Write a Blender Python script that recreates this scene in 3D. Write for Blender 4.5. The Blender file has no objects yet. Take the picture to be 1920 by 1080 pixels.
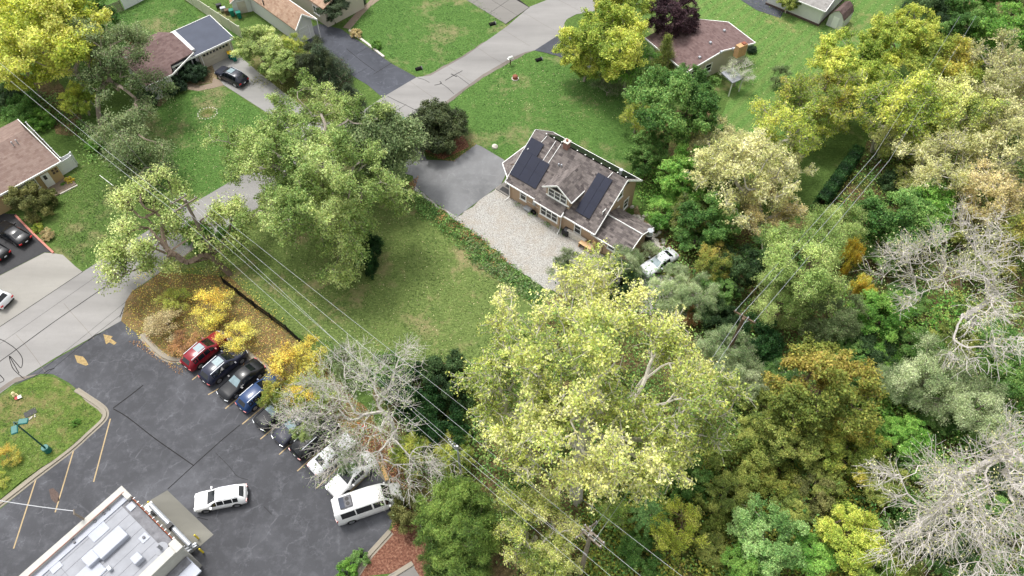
import bpy, bmesh, math, random
import numpy as np
from mathutils import Vector, Matrix
random.seed(7)
rng = np.random.default_rng(11)
C = bpy.context.scene.collection
S = bpy.context.scene
# ------------------------------------------------------------ camera, sky, sun, exposure
CAM_H, FPX = 66.0, 1400.0
TH = math.atan(1020.0 / FPX)                      # angle between the lens axis and straight down
cd = bpy.data.cameras.new('camera'); cam = bpy.data.objects.new('camera', cd); C.objects.link(cam)
cam.location = (0, 0, CAM_H); cam.rotation_euler = (TH, 0, 0)
cd.sensor_width = 36; cd.lens = FPX * 36 / 1920; cd.clip_start = 0.5; cd.clip_end = 2500
S.camera = cam
SUN_EL, SUN_AZ = 66.0, -40.0                      # azimuth measured from +Y towards +X
w = bpy.data.worlds.new('World'); S.world = w; w.use_nodes = True
nt = w.node_tree; bg = nt.nodes['Background']
sky = nt.nodes.new('ShaderNodeTexSky'); sky.sky_type = 'NISHITA'; sky.sun_disc = False
sky.sun_elevation = math.radians(SUN_EL); sky.sun_rotation = math.radians(SUN_AZ)
sky.dust_density = 4.0; sky.air_density = 1.0
hs = nt.nodes.new('ShaderNodeHueSaturation'); hs.inputs['Saturation'].default_value = 0.12
nt.links.new(sky.outputs[0], hs.inputs['Color']); nt.links.new(hs.outputs[0], bg.inputs[0])
bg.inputs[1].default_value = 0.15
sd = bpy.data.lights.new('sun', 'SUN'); so = bpy.data.objects.new('sun', sd); C.objects.link(so)
sd.energy = 1.25; sd.angle = math.radians(12); sd.color = (1.0, 0.96, 0.9)
so.rotation_euler = (math.radians(90 - SUN_EL), 0, math.radians(180 - SUN_AZ))
S.view_settings.view_transform = 'Standard'; S.view_settings.look = 'None'
S.view_settings.gamma = 1.0; S.view_settings.use_curve_mapping = False
S.view_settings.exposure = 0.82

# ------------------------------------------------------------ measuring: photo pixel + height -> place
ct, st = math.cos(TH), math.sin(TH)
def P(px, py, z=0.0):
    u, v = px - 960.0, py - 540.0
    dy = FPX * st - v * ct; dz = -FPX * ct - v * st
    k = (CAM_H - z) / -dz
    return Vector((u * k, dy * k, z))
def depth(px, py, z=0.0):
    p = P(px, py, z); return p.y * st + (CAM_H - p.z) * ct

# ------------------------------------------------------------ tagging
def tag(o, label=None, cat=None, group=None, kind=None):
    if label: o['label'] = label
    if cat: o['category'] = cat
    if group: o['group'] = group
    if kind: o['kind'] = kind
    return o
def empty(name, loc, rz=0, label=None, cat=None, group=None):
    o = bpy.data.objects.new(name, None); C.objects.link(o)
    o.location = loc; o.rotation_euler = (0, 0, rz); o.empty_display_size = .3
    return tag(o, label, cat, group)
def link(name, me, mat=None, parent=None, loc=None, rz=0):
    o = bpy.data.objects.new(name, me); C.objects.link(o)
    if mat is not None:
        if len(me.materials) == 0: me.materials.append(mat)
        elif me.materials[0] != mat:
            o.material_slots[0].link = 'OBJECT'; o.material_slots[0].material = mat
    if parent: o.parent = parent
    if loc is not None: o.location = loc
    if rz: o.rotation_euler = (0, 0, rz)
    return o

# ------------------------------------------------------------ mesh builder
class MB:
    def __init__(s): s.v = []; s.f = []
    def quad(s, *pts):
        i = len(s.v); s.v += [tuple(p) for p in pts]; s.f.append(tuple(range(i, i + len(pts)))); return s
    def box(s, x0, y0, z0, x1, y1, z1):
        i = len(s.v)
        s.v += [(x0,y0,z0),(x1,y0,z0),(x1,y1,z0),(x0,y1,z0),(x0,y0,z1),(x1,y0,z1),(x1,y1,z1),(x0,y1,z1)]
        s.f += [tuple(i + k for k in q) for q in ((3,2,1,0),(4,5,6,7),(0,1,5,4),(1,2,6,5),(2,3,7,6),(3,0,4,7))]; return s
    def cbox(s, c, d): return s.box(c[0]-d[0]/2, c[1]-d[1]/2, c[2]-d[2]/2, c[0]+d[0]/2, c[1]+d[1]/2, c[2]+d[2]/2)
    def bar(s, a, b, w, h=None, up=(0,0,1)):
        a = Vector(a); b = Vector(b); h = h or w; d = (b - a).normalized(); u = Vector(up)
        if abs(d.dot(u)) > .98: u = Vector((1,0,0))
        n = d.cross(u).normalized(); m = n.cross(d).normalized(); i = len(s.v)
        for p in (a, b):
            for sx, sy in ((-1,-1),(1,-1),(1,1),(-1,1)): s.v.append(tuple(p + n*sx*w/2 + m*sy*h/2))
        s.f += [tuple(i + k for k in q) for q in ((3,2,1,0),(4,5,6,7),(0,1,5,4),(1,2,6,5),(2,3,7,6),(3,0,4,7))]; return s
    def tube(s, pts, r, n=8, cap=True):
        pts = [Vector(p) for p in pts]; rs = r if isinstance(r, (list, tuple)) else [r]*len(pts); i0 = len(s.v)
        for k, p in enumerate(pts):
            d = (pts[min(k+1, len(pts)-1)] - pts[max(k-1, 0)]).normalized()
            u = Vector((0,0,1)) if abs(d.z) < .95 else Vector((1,0,0))
            a = d.cross(u).normalized(); b = d.cross(a)
            for j in range(n):
                t = 2*math.pi*j/n; s.v.append(tuple(p + (a*math.cos(t) + b*math.sin(t))*rs[k]))
        for k in range(len(pts)-1):
            for j in range(n):
                q = i0 + k*n; s.f.append((q+j, q+(j+1)%n, q+n+(j+1)%n, q+n+j))
        if cap:
            s.f.append(tuple(range(i0, i0+n))); q = i0+(len(pts)-1)*n; s.f.append(tuple(range(q+n-1, q-1, -1)))
        return s
    def prism(s, poly, z0, z1):
        i = len(s.v); n = len(poly)
        s.v += [(p[0], p[1], z0) for p in poly] + [(p[0], p[1], z1) for p in poly]
        s.f.append(tuple(range(i+n-1, i-1, -1))); s.f.append(tuple(range(i+n, i+2*n)))
        for k in range(n): s.f.append((i+k, i+(k+1)%n, i+n+(k+1)%n, i+n+k))
        return s
    def slab(s, pts, t):
        """a flat polygon in 3-D given thickness t downwards"""
        pts = [Vector(p) for p in pts]; i = len(s.v); n = len(pts)
        s.v += [tuple(p) for p in pts] + [tuple(p - Vector((0,0,t))) for p in pts]
        s.f.append(tuple(range(i, i+n))); s.f.append(tuple(range(i+2*n-1, i+n-1, -1)))
        for k in range(n): s.f.append((i+k, i+n+k, i+n+(k+1)%n, i+(k+1)%n))
        return s
    def mesh(s, name, smooth=False, uv=False, fix=True):
        me = bpy.data.meshes.new(name); me.from_pydata(s.v, [], s.f)
        if fix:
            bm = bmesh.new(); bm.from_mesh(me); bmesh.ops.recalc_face_normals(bm, faces=bm.faces); bm.to_mesh(me); bm.free()
        if uv:
            L = me.uv_layers.new(name='uv')
            for p in me.polygons:
                n = p.normal; u = Vector((-n.y, n.x, 0))
                u = u.normalized() if u.length > .02 else Vector((1,0,0)); vv = n.cross(u)
                for li in p.loop_indices:
                    c = me.vertices[me.loops[li].vertex_index].co; L.data[li].uv = (c.dot(u), c.dot(vv))
        if smooth: me.shade_smooth()
        me.update(); return me
    def build(s, name, mat, parent=None, smooth=False, uv=False, bevel=0, fix=True):
        o = link(name, s.mesh(name, smooth, uv, fix), mat, parent)
        if bevel:
            b = o.modifiers.new('bevel', 'BEVEL'); b.width = bevel; b.segments = 1; b.limit_method = 'ANGLE'
        return o

# ------------------------------------------------------------ materials
def lin(r, g, b): return tuple(((c/255)/12.92 if c/255 <= .04045 else ((c/255+.055)/1.055)**2.4) for c in (r, g, b)) + (1,)
M = {}
class NT:
    def __init__(s, name, rough=.8, spec=.3, metal=0):
        s.m = bpy.data.materials.new(name); s.m.use_nodes = True; s.t = s.m.node_tree; s.b = s.t.nodes['Principled BSDF']
        s.b.inputs['Roughness'].default_value = rough; s.b.inputs['Specular IOR Level'].default_value = spec; s.b.inputs['Metallic'].default_value = metal
        M[name] = s.m; s.tc = None
    def n(s, typ, **kw):
        x = s.t.nodes.new(typ)
        for k, v in kw.items():
            if k.startswith('i_'):
                k = k[2:]; x.inputs[int(k) if k.isdigit() else k.replace('_', ' ')].default_value = v
            else: setattr(x, k, v)
        return x
    def l(s, a, b): s.t.links.new(a, b)
    def co(s, kind='Object'):
        if s.tc is None: s.tc = s.n('ShaderNodeTexCoord')
        return s.tc.outputs[kind]
    def noise(s, scale, detail=4, rough=.6, kind='Object', sc=None, dist=0):
        x = s.n('ShaderNodeTexNoise', i_Scale=scale, i_Detail=detail, i_Roughness=rough, i_Distortion=dist)
        if sc:
            m = s.n('ShaderNodeMapping'); m.inputs['Scale'].default_value = sc[:3]
            if len(sc) > 3: m.inputs['Rotation'].default_value = (0, 0, sc[3])
            s.l(s.co(kind), m.inputs[0]); s.l(m.outputs[0], x.inputs['Vector'])
        else: s.l(s.co(kind), x.inputs['Vector'])
        return x.outputs[0]
    def ramp(s, inp, stops, interp='LINEAR'):
        r = s.n('ShaderNodeValToRGB'); e = r.color_ramp.elements; r.color_ramp.interpolation = interp
        e[0].position, e[0].color = stops[0][0], stops[0][1]; e[1].position, e[1].color = stops[-1][0], stops[-1][1]
        for p, c in stops[1:-1]:
            q = e.new(p); q.color = c
        s.l(inp, r.inputs[0]); return r.outputs[0]
    def mix(s, f, a, b, typ='MIX'):
        x = s.n('ShaderNodeMix', data_type='RGBA', blend_type=typ)
        for v, k in ((f, 0), (a, 6), (b, 7)):
            if hasattr(v, 'is_linked'): s.l(v, x.inputs[k])
            else: x.inputs[k].default_value = v
        return x.outputs[2]
    def bump(s, h, d=.02, strength=.6):
        b = s.n('ShaderNodeBump', i_Strength=strength, i_Distance=d); s.l(h, b.inputs['Height']); s.l(b.outputs[0], s.b.inputs['Normal'])
    def out(s, c):
        if hasattr(c, 'is_linked'): s.l(c, s.b.inputs['Base Color'])
        else: s.b.inputs['Base Color'].default_value = c
        return s.m
def g(v): return (v, v, v, 1)
def mul(c, k): return (min(1, c[0]*k), min(1, c[1]*k), min(1, c[2]*k), 1)
def plain(name, c, rough=.7, spec=.3, metal=0, var=.12, scale=1.5, bump=0, bscale=40, coat=0):
    t = NT(name, rough, spec, metal); n1 = t.noise(scale, 5, .65)
    c2 = t.ramp(n1, [(.3, mul(c, 1-var)), (.7, mul(c, 1+var))]); t.out(c2)
    if bump: t.bump(t.noise(bscale, 3, .6), bump)
    if coat: t.b.inputs['Coat Weight'].default_value = coat; t.b.inputs['Coat Roughness'].default_value = .05
    return t.m
def grass(name, a, b, c, dry=.5, stripe=None, litter=.0):
    """a = deep green, b = bright green, c = straw"""
    def soft(q): m_ = (q[0]+q[1]+q[2])/3; return tuple((m_+(v-m_)*.86)*.57*k_ for v, k_ in zip(q[:3], (1.04,.98,1.02))) + (1,)
    a, b, c = soft(a), soft(b), soft(c); t = NT(name, .95, .1)
    big = t.noise(.13, 4, .6); mid = t.noise(.8, 5, .72); fine = t.noise(5.5, 5, .78)
    bl = t.noise(2.2, 4, .7, sc=(1, 2.6, 1, .6))
    k = t.mix(t.ramp(mid, [(.34, g(0)), (.66, g(1))]), a, b)
    k = t.mix(t.ramp(fine, [(.36, g(0)), (.66, g(.85))]), k, mul(b, 1.65)); k = t.mix(t.ramp(fine, [(.3, g(.6)), (.44, g(0))]), k, mul(a, .5))
    k = t.mix(t.ramp(bl, [(.38, g(.5)), (.56, g(0))]), k, mul(a, .62))
    pm = t.n('ShaderNodeMath', operation='ADD'); t.l(big, pm.inputs[0]); m2 = t.n('ShaderNodeMath', operation='MULTIPLY'); t.l(mid, m2.inputs[0]); m2.inputs[1].default_value = .55; t.l(m2.outputs[0], pm.inputs[1])
    lo = 1.02 - dry*.34
    k = t.mix(t.ramp(pm.outputs[0], [(lo, g(0)), (min(1., lo+.16), g(.85))]), k, c)
    if stripe:
        wv = t.n('ShaderNodeTexWave', wave_type='BANDS', bands_direction='X', i_Scale=stripe[1], i_Distortion=2.2, i_Detail=3, i_Detail_Scale=.6)
        mp = t.n('ShaderNodeMapping'); mp.inputs['Rotation'].default_value = (0, 0, stripe[0]); t.l(t.co(), mp.inputs[0]); t.l(mp.outputs[0], wv.inputs[0])
        k = t.mix(t.ramp(wv.outputs[0], [(.3, g(0)), (.9, g(.22))]), k, mul(c, .85))
    # clover heads, twigs and shed leaves
    vor = t.n('ShaderNodeTexVoronoi', i_Scale=1.7); t.l(t.co(), vor.inputs['Vector'])
    k = t.mix(t.ramp(vor.outputs['Distance'], [(.035, g(.75)), (.06, g(0))]), k, lin(196, 190, 160))
    if litter:
        v2 = t.n('ShaderNodeTexVoronoi', i_Scale=4.5); t.l(t.co(), v2.inputs['Vector'])
        msk = t.mix(t.ramp(t.noise(.35, 4, .7), [(.5-litter*.3, g(0)), (.62, g(1))]), g(0), t.ramp(v2.outputs['Distance'], [(.25, g(.9)), (.42, g(.15))]))
        k = t.mix(msk, k, t.ramp(t.noise(3, 2), [(.35, lin(132, 98, 56)), (.65, lin(168, 134, 78))]))
    t.bump(fine, .12, .8)
    return t.out(k)
grass('grass_front', lin(76,110,42), lin(110,146,62), lin(164,162,104), .5, litter=.0)
grass('grass_bright', lin(72,116,44), lin(106,152,64), lin(172,170,112), .62)
grass('grass_centre', lin(92,122,52), lin(134,160,78), lin(190,176,122), .6)
grass('grass_leafy', lin(112,116,62), lin(144,142,82), lin(172,144,96), .7, litter=.8)
grass('grass_dry', lin(92,108,44), lin(124,138,62), lin(172,160,110), .8)
grass('grass_striped', lin(84,134,52), lin(124,172,76), lin(176,180,104), .4, stripe=(.72, .2))
grass('grass_island', lin(84,120,40), lin(120,150,56), lin(176,160,104), .68)
# woodland floor: leaf litter, soil, low green
t = NT('woodland_floor', .95, .1); a = t.noise(2.4, 6, .75); b_ = t.noise(.3, 4, .6); v_ = t.n('ShaderNodeTexVoronoi', i_Scale=5.5); t.l(t.co(), v_.inputs['Vector'])
k = t.ramp(a, [(.3, lin(64,56,40)), (.5, lin(106,92,66)), (.68, lin(150,130,98))]); k = t.mix(t.ramp(b_, [(.42, g(0)), (.6, g(.85))]), k, t.ramp(a, [(.3, lin(34,52,22)), (.7, lin(78,104,42))]))
k = t.mix(t.ramp(v_.outputs['Distance'], [(.1, g(.7)), (.3, g(0))]), k, lin(168,142,96)); t.bump(a, .15, .9); t.out(k)
def asphalt(name, c, crack=.55, light=1.6):
    c = mul(c, .64)
    t = NT(name, .85, .25); big = t.noise(.14, 4, .6, dist=.6); mid = t.noise(.9, 6, .7); fine = t.noise(26, 3, .7)
    k = t.ramp(big, [(.3, mul(c, .72)), (.52, c), (.72, mul(c, light))])
    k = t.mix(t.ramp(mid, [(.48, g(0)), (.72, g(.4))]), k, mul(c, light*1.25))
    k = t.mix(t.ramp(fine, [(.35, g(.28)), (.65, g(0))]), k, mul(c, .5))
    w1 = t.noise(1.1, 5, .7); ad = t.n('ShaderNodeMix', data_type='RGBA', blend_type='LINEAR_LIGHT'); ad.inputs[0].default_value = .8
    t.l(t.co(), ad.inputs[6]); t.l(w1, ad.inputs[7])
    vo = t.n('ShaderNodeTexVoronoi', feature='DISTANCE_TO_EDGE', i_Scale=.62); t.l(ad.outputs[2], vo.inputs['Vector'])
    msk = t.mix(t.ramp(t.noise(.5, 5, .75), [(.46, g(0)), (.66, g(1))]), g(0), t.ramp(vo.outputs['Distance'], [(.0, g(crack)), (.05, g(0))]))
    k = t.mix(msk, k, mul(c, light*2.4))
    t.bump(fine, .01, .5); return t.out(k)
asphalt('lot_asphalt', lin(95,96,101), .26, 1.75)
asphalt('driveway_asphalt', lin(92,95,104), .3, 1.3)
asphalt('new_driveway_asphalt', lin(150,151,153), .15, 1.2)
asphalt('side_asphalt', lin(82,82,84), .1, 1.2)
def concrete(name, c, spread=.16, rot=0.57):
    c = mul(c, .48)
    t = NT(name, .85, .2); big = t.noise(.1, 4, .6, sc=(.35, 2.2, 1, rot)); mid = t.noise(.7, 6, .72); fine = t.noise(18, 4, .7)
    k = t.ramp(big, [(.32, mul(c, 1-spread*1.4)), (.68, mul(c, 1+spread))]); k = t.mix(t.ramp(mid, [(.5, g(0)), (.8, g(.35))]), k, mul(c, .72))
    k = t.mix(t.ramp(fine, [(.3, g(.3)), (.6, g(0))]), k, mul(c, .75)); t.bump(fine, .008, .4); return t.out(k)
concrete('road_concrete', lin(197,194,191), .17)
concrete('apron_concrete', lin(206,202,194), .16, .1)
concrete('drive_concrete', lin(208,206,202), .14, -.7)
concrete('slab_concrete', lin(180,176,170), .12, .2)
concrete('pad_concrete', lin(172,170,160), .22, .9)
concrete('kerb_concrete', lin(206,196,178), .12, .3)
concrete('path_concrete', lin(196,176,156), .08, .3)
concrete('tar', lin(62,60,60), .1); concrete('edge_grit', lin(168,158,148), .2)
t = NT('gravel', .95, .1); v_ = t.n('ShaderNodeTexVoronoi', i_Scale=22); t.l(t.co(), v_.inputs['Vector']); a = t.noise(.5, 5, .7); f_ = t.noise(7, 5, .8)
k = t.ramp(v_.outputs['Color'], [(.1, lin(116,114,110)), (.5, lin(170,168,163)), (.9, lin(212,210,205))]); k = t.mix(t.ramp(a, [(.45, g(0)), (.7, g(.5))]), k, lin(166,152,134)); k = t.mix(t.ramp(f_, [(.36, g(.6)), (.5, g(0))]), k, lin(128,120,108)); t.bump(v_.outputs['Distance'], .04, .8); t.out(k)
t = NT('mulch', .95, .1); a = t.noise(5, 6, .8); k = t.ramp(a, [(.32, lin(70,46,38)), (.5, lin(118,80,66)), (.68, lin(164,128,106))]); t.bump(a, .06, .9); t.out(k)
t = NT('soil', .95, .1); a = t.noise(3, 6, .8); k = t.ramp(a, [(.32, lin(70,60,44)), (.5, lin(122,108,82)), (.68, lin(168,154,120))]); t.bump(a, .06, .9); t.out(k)
def shingle(name, cols, sx=3.2, mort=.5):
    cols = [mul(tuple(v*.9+sum(q[:3])/3*.1 for v in q[:3]), .62) for q in cols]
    t = NT(name, .9, .2); br = t.n('ShaderNodeTexBrick', i_Scale=1.0, offset=.5); br.inputs['Brick Width'].default_value = 1/sx; br.inputs['Row Height'].default_value = .24; br.inputs['Mortar Size'].default_value = .012; br.inputs['Bias'].default_value = 0
    br.inputs['Color1'].default_value = cols[0]; br.inputs['Color2'].default_value = cols[1]; br.inputs['Mortar'].default_value = mul(cols[0], mort)
    t.l(t.co('UV'), br.inputs['Vector']); v_ = t.n('ShaderNodeTexWhiteNoise', noise_dimensions='2D')
    mp = t.n('ShaderNodeVectorMath', operation='MULTIPLY'); mp.inputs[1].default_value = (sx*1.0, 4.1667, 1); t.l(t.co('UV'), mp.inputs[0]); fl = t.n('ShaderNodeVectorMath', operation='FLOOR'); t.l(mp.outputs[0], fl.inputs[0]); t.l(fl.outputs[0], v_.inputs['Vector'])
    k = t.mix(t.ramp(v_.outputs[0], [(.0, g(0)), (1, g(.8))]), br.outputs[0], cols[2]); k = t.mix(t.ramp(t.noise(.5, 4), [(.4, g(0)), (.7, g(.3))]), k, mul(cols[0], .75))
    t.bump(br.outputs['Fac'], .02, -.6); return t.out(k)
shingle('shingle_grey_brown', [lin(92,84,84), lin(136,126,124), lin(172,160,154)], 2.2)
shingle('shingle_red', [lin(122,96,94), lin(142,114,110), lin(160,134,130)], 2.5, .7)
shingle('shingle_brown', [lin(150,122,112), lin(168,140,128), lin(182,158,146)], 2.5, .8)
shingle('shingle_tan', [lin(176,138,112), lin(204,166,138), lin(222,190,162)], 2.5, .8)
shingle('shingle_light_grey', [lin(160,156,152), lin(184,180,176), lin(202,198,194)], 2.5, .8)
shingle('shingle_purple_brown', [lin(104,82,80), lin(126,102,98), lin(140,118,112)], 2.5, .7)
def siding(name, c, pitch=.2, amt=.85):
    t = NT(name, .7, .25); sp = t.n('ShaderNodeSeparateXYZ'); t.l(t.co(), sp.inputs[0]); m_ = t.n('ShaderNodeMath', operation='MULTIPLY'); t.l(sp.outputs[2], m_.inputs[0]); m_.inputs[1].default_value = 1/pitch
    fr = t.n('ShaderNodeMath', operation='FRACT'); t.l(m_.outputs[0], fr.inputs[0]); k = t.ramp(fr.outputs[0], [(.0, mul(c, amt)), (.12, c), (1, mul(c, 1.03))]); k = t.mix(t.ramp(t.noise(1.2, 4), [(.4, g(0)), (.8, g(.25))]), k, mul(c, .8)); t.bump(fr.outputs[0], .015, .4); return t.out(k)
siding('siding_tan', lin(184,158,134), .22, .95); siding('siding_white', lin(214,214,213)); siding('siding_ochre', lin(184,160,118)); siding('siding_cream', lin(196,188,174))
plain('trim_white', lin(238,238,236), .5, .4, var=.04); plain('vinyl_fence', lin(228,230,232), .45, .4, var=.04); plain('vinyl_cream', lin(206,206,186), .5, .4, var=.05)
plain('dark_cladding', lin(48,48,50), .8, var=.2); plain('pane_dark', lin(38,42,46), .12, .6, var=.3, scale=.6); plain('blind', lin(176,180,178), .4, var=.15, scale=3)
plain('solar_cell', lin(22,27,48), .3, .5, var=.12); plain('solar_edge', lin(120,124,132), .4, metal=.6); plain('solar_black', lin(26,27,30), .35, .5)
plain('wood_grey', lin(134,124,112), .9, var=.25, scale=4, bump=.02); plain('wood_brown', lin(100,84,68), .9, var=.25, scale=4); plain('wood_pale', lin(222,184,140), .8, var=.1)
plain('flat_roof', lin(78,83,96), .85, var=.1, scale=.6); plain('membrane', lin(150,152,158), .75, var=.1, scale=.8); plain('membrane_pale', lin(172,176,186), .6, var=.06); plain('parapet', lin(184,182,176), .8, var=.1); plain('metal_grey', lin(176,180,186), .45, metal=.4)
plain('stain', lin(116,116,120), .8, var=.3, scale=2); plain('brick_red', lin(150,112,104), .9, var=.3, scale=9); plain('brick_tan', lin(184,148,108), .9, var=.25, scale=9); plain('brick_dark', lin(92,78,72), .9, var=.3, scale=6)
plain('line_yellow', lin(170,150,116), .8, var=.14, scale=5); plain('line_arrow', lin(158,136,94), .9, var=.35, scale=5); plain('bollard_yellow', lin(230,206,60), .5); plain('lamp_green', lin(20,78,68), .45, .5, var=.1); plain('lamp_green_head', lin(30,104,98), .4, .5, var=.1)
plain('bin_teal', lin(20,120,104), .5, .4); plain('bin_lid_yellow', lin(240,196,50), .5); plain('bin_blue', lin(40,70,120), .5); plain('black_plastic', lin(28,28,30), .5, .4); plain('wire', lin(190,192,196), .5, .4, var=.02); plain('wire_dark', lin(64,62,62), .6, var=.05); plain('insulator', lin(170,170,172), .3, .5)
plain('rubber', lin(24,24,26), .85, .2); plain('rim', lin(176,178,182), .3, .5, metal=.7); plain('car_glass', lin(22,26,30), .06, .8, var=.1); plain('car_glass_pale', lin(120,140,146), .08, .8, var=.2, scale=3); plain('headlamp', lin(222,226,230), .1, .7); plain('tail_lamp', lin(190,26,30), .2, .6); plain('plate', lin(236,236,240), .5)
for nm, c in dict(red=(128,18,34), navy=(34,38,58), black=(20,21,25), blue=(28,58,102), white=(236,237,240), silver=(206,208,212), charcoal=(46,48,60), pearl=(246,246,246)).items():
    plain('paint_'+nm, lin(*c), .3, .4, var=.03, coat=.22)
plain('stone_pale', lin(206,200,190), .9, var=.2, scale=5); plain('hydrant_cream', lin(234,220,170), .6); plain('hydrant_red', lin(138,84,66), .8, var=.2); plain('red_edging', lin(196,130,116), .85, var=.15); plain('orange_flower', lin(236,150,40), .7, var=.25, scale=8); plain('barrier_orange', lin(232,92,40), .5); plain('timber_edge', lin(204,166,112), .8, var=.12); plain('culvert', lin(20,20,20), .95)
plain('cloth_white', lin(226,228,230), .8)
def bark(name, c, var=.3):
    t = NT(name, .95, .1); a = t.noise(7, 5, .75, sc=(1, 1, .35)); k = t.ramp(a, [(.3, mul(c, 1-var)), (.7, mul(c, 1+var))]); t.bump(a, .03, .7); return t.out(k)
bark('bark_pale', lin(190,184,172), .2); bark('bark_grey', lin(160,150,140)); bark('bark_brown', lin(120,106,94)); bark('bark_dead', lin(198,192,186), .2); bark('bark_dark', lin(84,74,64)); bark('bark_twig', lin(178,168,146), .2); bark('bark_tan', lin(166,150,138), .2)
def leafmat(name, cols, trans=.35, rough=.55, hv=.05):
    """three leaf colours spread by twig cluster, plus leaf-to-leaf variation"""
    t = NT(name, rough, .25); at = t.n('ShaderNodeAttribute', attribute_name='var'); sp = t.n('ShaderNodeSeparateXYZ'); t.l(at.outputs['Vector'], sp.inputs[0])
    oi = t.n('ShaderNodeObjectInfo'); k = t.ramp(sp.outputs[0], [(.15, cols[0]), (.5, cols[1]), (.85, cols[2])])
    h = t.n('ShaderNodeHueSaturation'); m_ = t.n('ShaderNodeMapRange', i_3=.5-hv*.4, i_4=.5+hv*.4); t.l(sp.outputs[1], m_.inputs[0]); t.l(m_.outputs[0], h.inputs['Hue'])
    m2 = t.n('ShaderNodeMapRange', i_3=.5, i_4=1.55); t.l(sp.outputs[2], m2.inputs[0]); m3 = t.n('ShaderNodeMapRange', i_3=.88, i_4=1.12); t.l(oi.outputs['Random'], m3.inputs[0]); mm = t.n('ShaderNodeMath', operation='MULTIPLY'); t.l(m2.outputs[0], mm.inputs[0]); t.l(m3.outputs[0], mm.inputs[1]); t.l(mm.outputs[0], h.inputs['Value'])
    t.l(k, h.inputs['Color']); t.l(h.outputs[0], t.b.inputs['Base Color'])
    tr = t.n('ShaderNodeBsdfTranslucent'); t.l(h.outputs[0], tr.inputs[0]); mx = t.n('ShaderNodeMixShader', i_0=trans); t.l(t.b.outputs[0], mx.inputs[1]); t.l(tr.outputs[0], mx.inputs[2]); t.l(mx.outputs[0], t.t.nodes['Material Output'].inputs[0]); return t.m
LM = dict(lawn=[(70,94,40),(98,124,54),(136,148,82)], lawn_bright=[(56,92,36),(80,122,48),(120,148,72)],
 yellow_bright=[(150,166,40),(200,208,56),(232,232,100)], yellow_pale=[(120,142,62),(184,192,84),(230,226,136)], gold=[(204,172,52),(234,202,64),(244,218,96)], pale_lime=[(124,146,72),(166,184,98),(206,214,138)],
 yellow_green=[(116,142,40),(160,176,54),(206,208,84)], olive_gold=[(108,126,44),(142,152,54),(180,164,66)], lime=[(104,140,46),(146,174,66),(186,202,98)],
 willow=[(118,146,66),(154,178,92),(194,208,126)], grey_green=[(104,128,78),(140,160,106),(178,192,142)], silver_green=[(132,152,100),(168,184,128),(204,214,168)],
 mid_green=[(66,106,42),(94,136,56),(130,166,80)], fresh_green=[(78,128,38),(108,158,52),(146,186,78)], blue_green=[(98,142,66),(134,174,90),(170,202,122)],
 dark_green=[(44,68,38),(64,92,50),(92,120,68)], conifer=[(42,58,38),(58,76,48),(80,98,62)], yew=[(44,54,30),(62,76,40),(88,100,56)], boxwood=[(30,50,32),(42,68,42),(60,88,54)],
 elm_grey=[(88,108,62),(118,138,84),(150,166,112)], tan=[(156,144,88),(190,176,112),(214,202,148)], wheat=[(160,162,96),(190,190,120),(216,212,158)], brown_green=[(88,94,48),(116,122,62),(146,144,80)],
 purple=[(44,28,36),(62,40,48),(82,56,62)], pine=[(66,92,36),(100,128,46),(134,158,66)], rust=[(120,84,52),(156,112,66),(190,148,84)], olive=[(94,114,44),(126,142,56),(162,168,76)], golden_green=[(112,134,44),(150,164,52),(190,178,64)], straw=[(168,150,100),(196,180,128),(214,202,156)], ivy=[(30,62,28),(46,86,38),(70,112,52)])
def leafcol(c):
    q = lin(*c); m_ = (q[0]+q[1]+q[2])/3; return tuple(min(.85, (m_+(v-m_)*.86)*1.28) for v in q[:3]) + (1,)
for k, cs in LM.items(): leafmat('leaf_'+k, [leafcol(c) for c in cs], .25 if k in ('conifer','boxwood','yew') else .42, .5, .06)
# ============================================================ plants: skeletons and leaves
def np_mesh(name, V, nper, attr=None, smooth=False):
    n = len(V)//nper; me = bpy.data.meshes.new(name); me.vertices.add(len(V)); me.vertices.foreach_set('co', V.astype(np.float32).ravel())
    me.loops.add(len(V)); me.loops.foreach_set('vertex_index', np.arange(len(V), dtype=np.int32)); me.polygons.add(n)
    me.polygons.foreach_set('loop_start', np.arange(0, len(V), nper, dtype=np.int32))
    if attr is not None:
        a = me.attributes.new('var', 'FLOAT_VECTOR', 'FACE'); a.data.foreach_set('vector', attr.astype(np.float32).ravel())
    me.update(calc_edges=True); return me
def unit(a): return a/np.maximum(np.linalg.norm(a, axis=-1, keepdims=True), 1e-6)
def leaves(name, cen, cl, size, outward, up=.5, jitter=.9, aspect=.6, sv=.35):
    """kite-shaped leaves at cen; cl = cluster value; outward = unit vectors the leaves tend to face"""
    n = len(cen); nrm = unit(outward*.7 + rng.normal(size=(n,3))*jitter*.6 + np.array([0,0,up]))
    a = unit(np.cross(nrm, rng.normal(size=(n,3)))); b = np.cross(nrm, a); s = (size*(1+rng.uniform(-sv, sv, n)))[:,None]
    V = np.stack([cen - a*s*.5, cen + b*s*.5*aspect - a*s*.05, cen + a*s*.5, cen - b*s*.5*aspect - a*s*.05], 1).reshape(-1,3)
    at = np.stack([cl, rng.random(n), rng.random(n)], 1)
    return np_mesh(name, V, 4, at)
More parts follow.
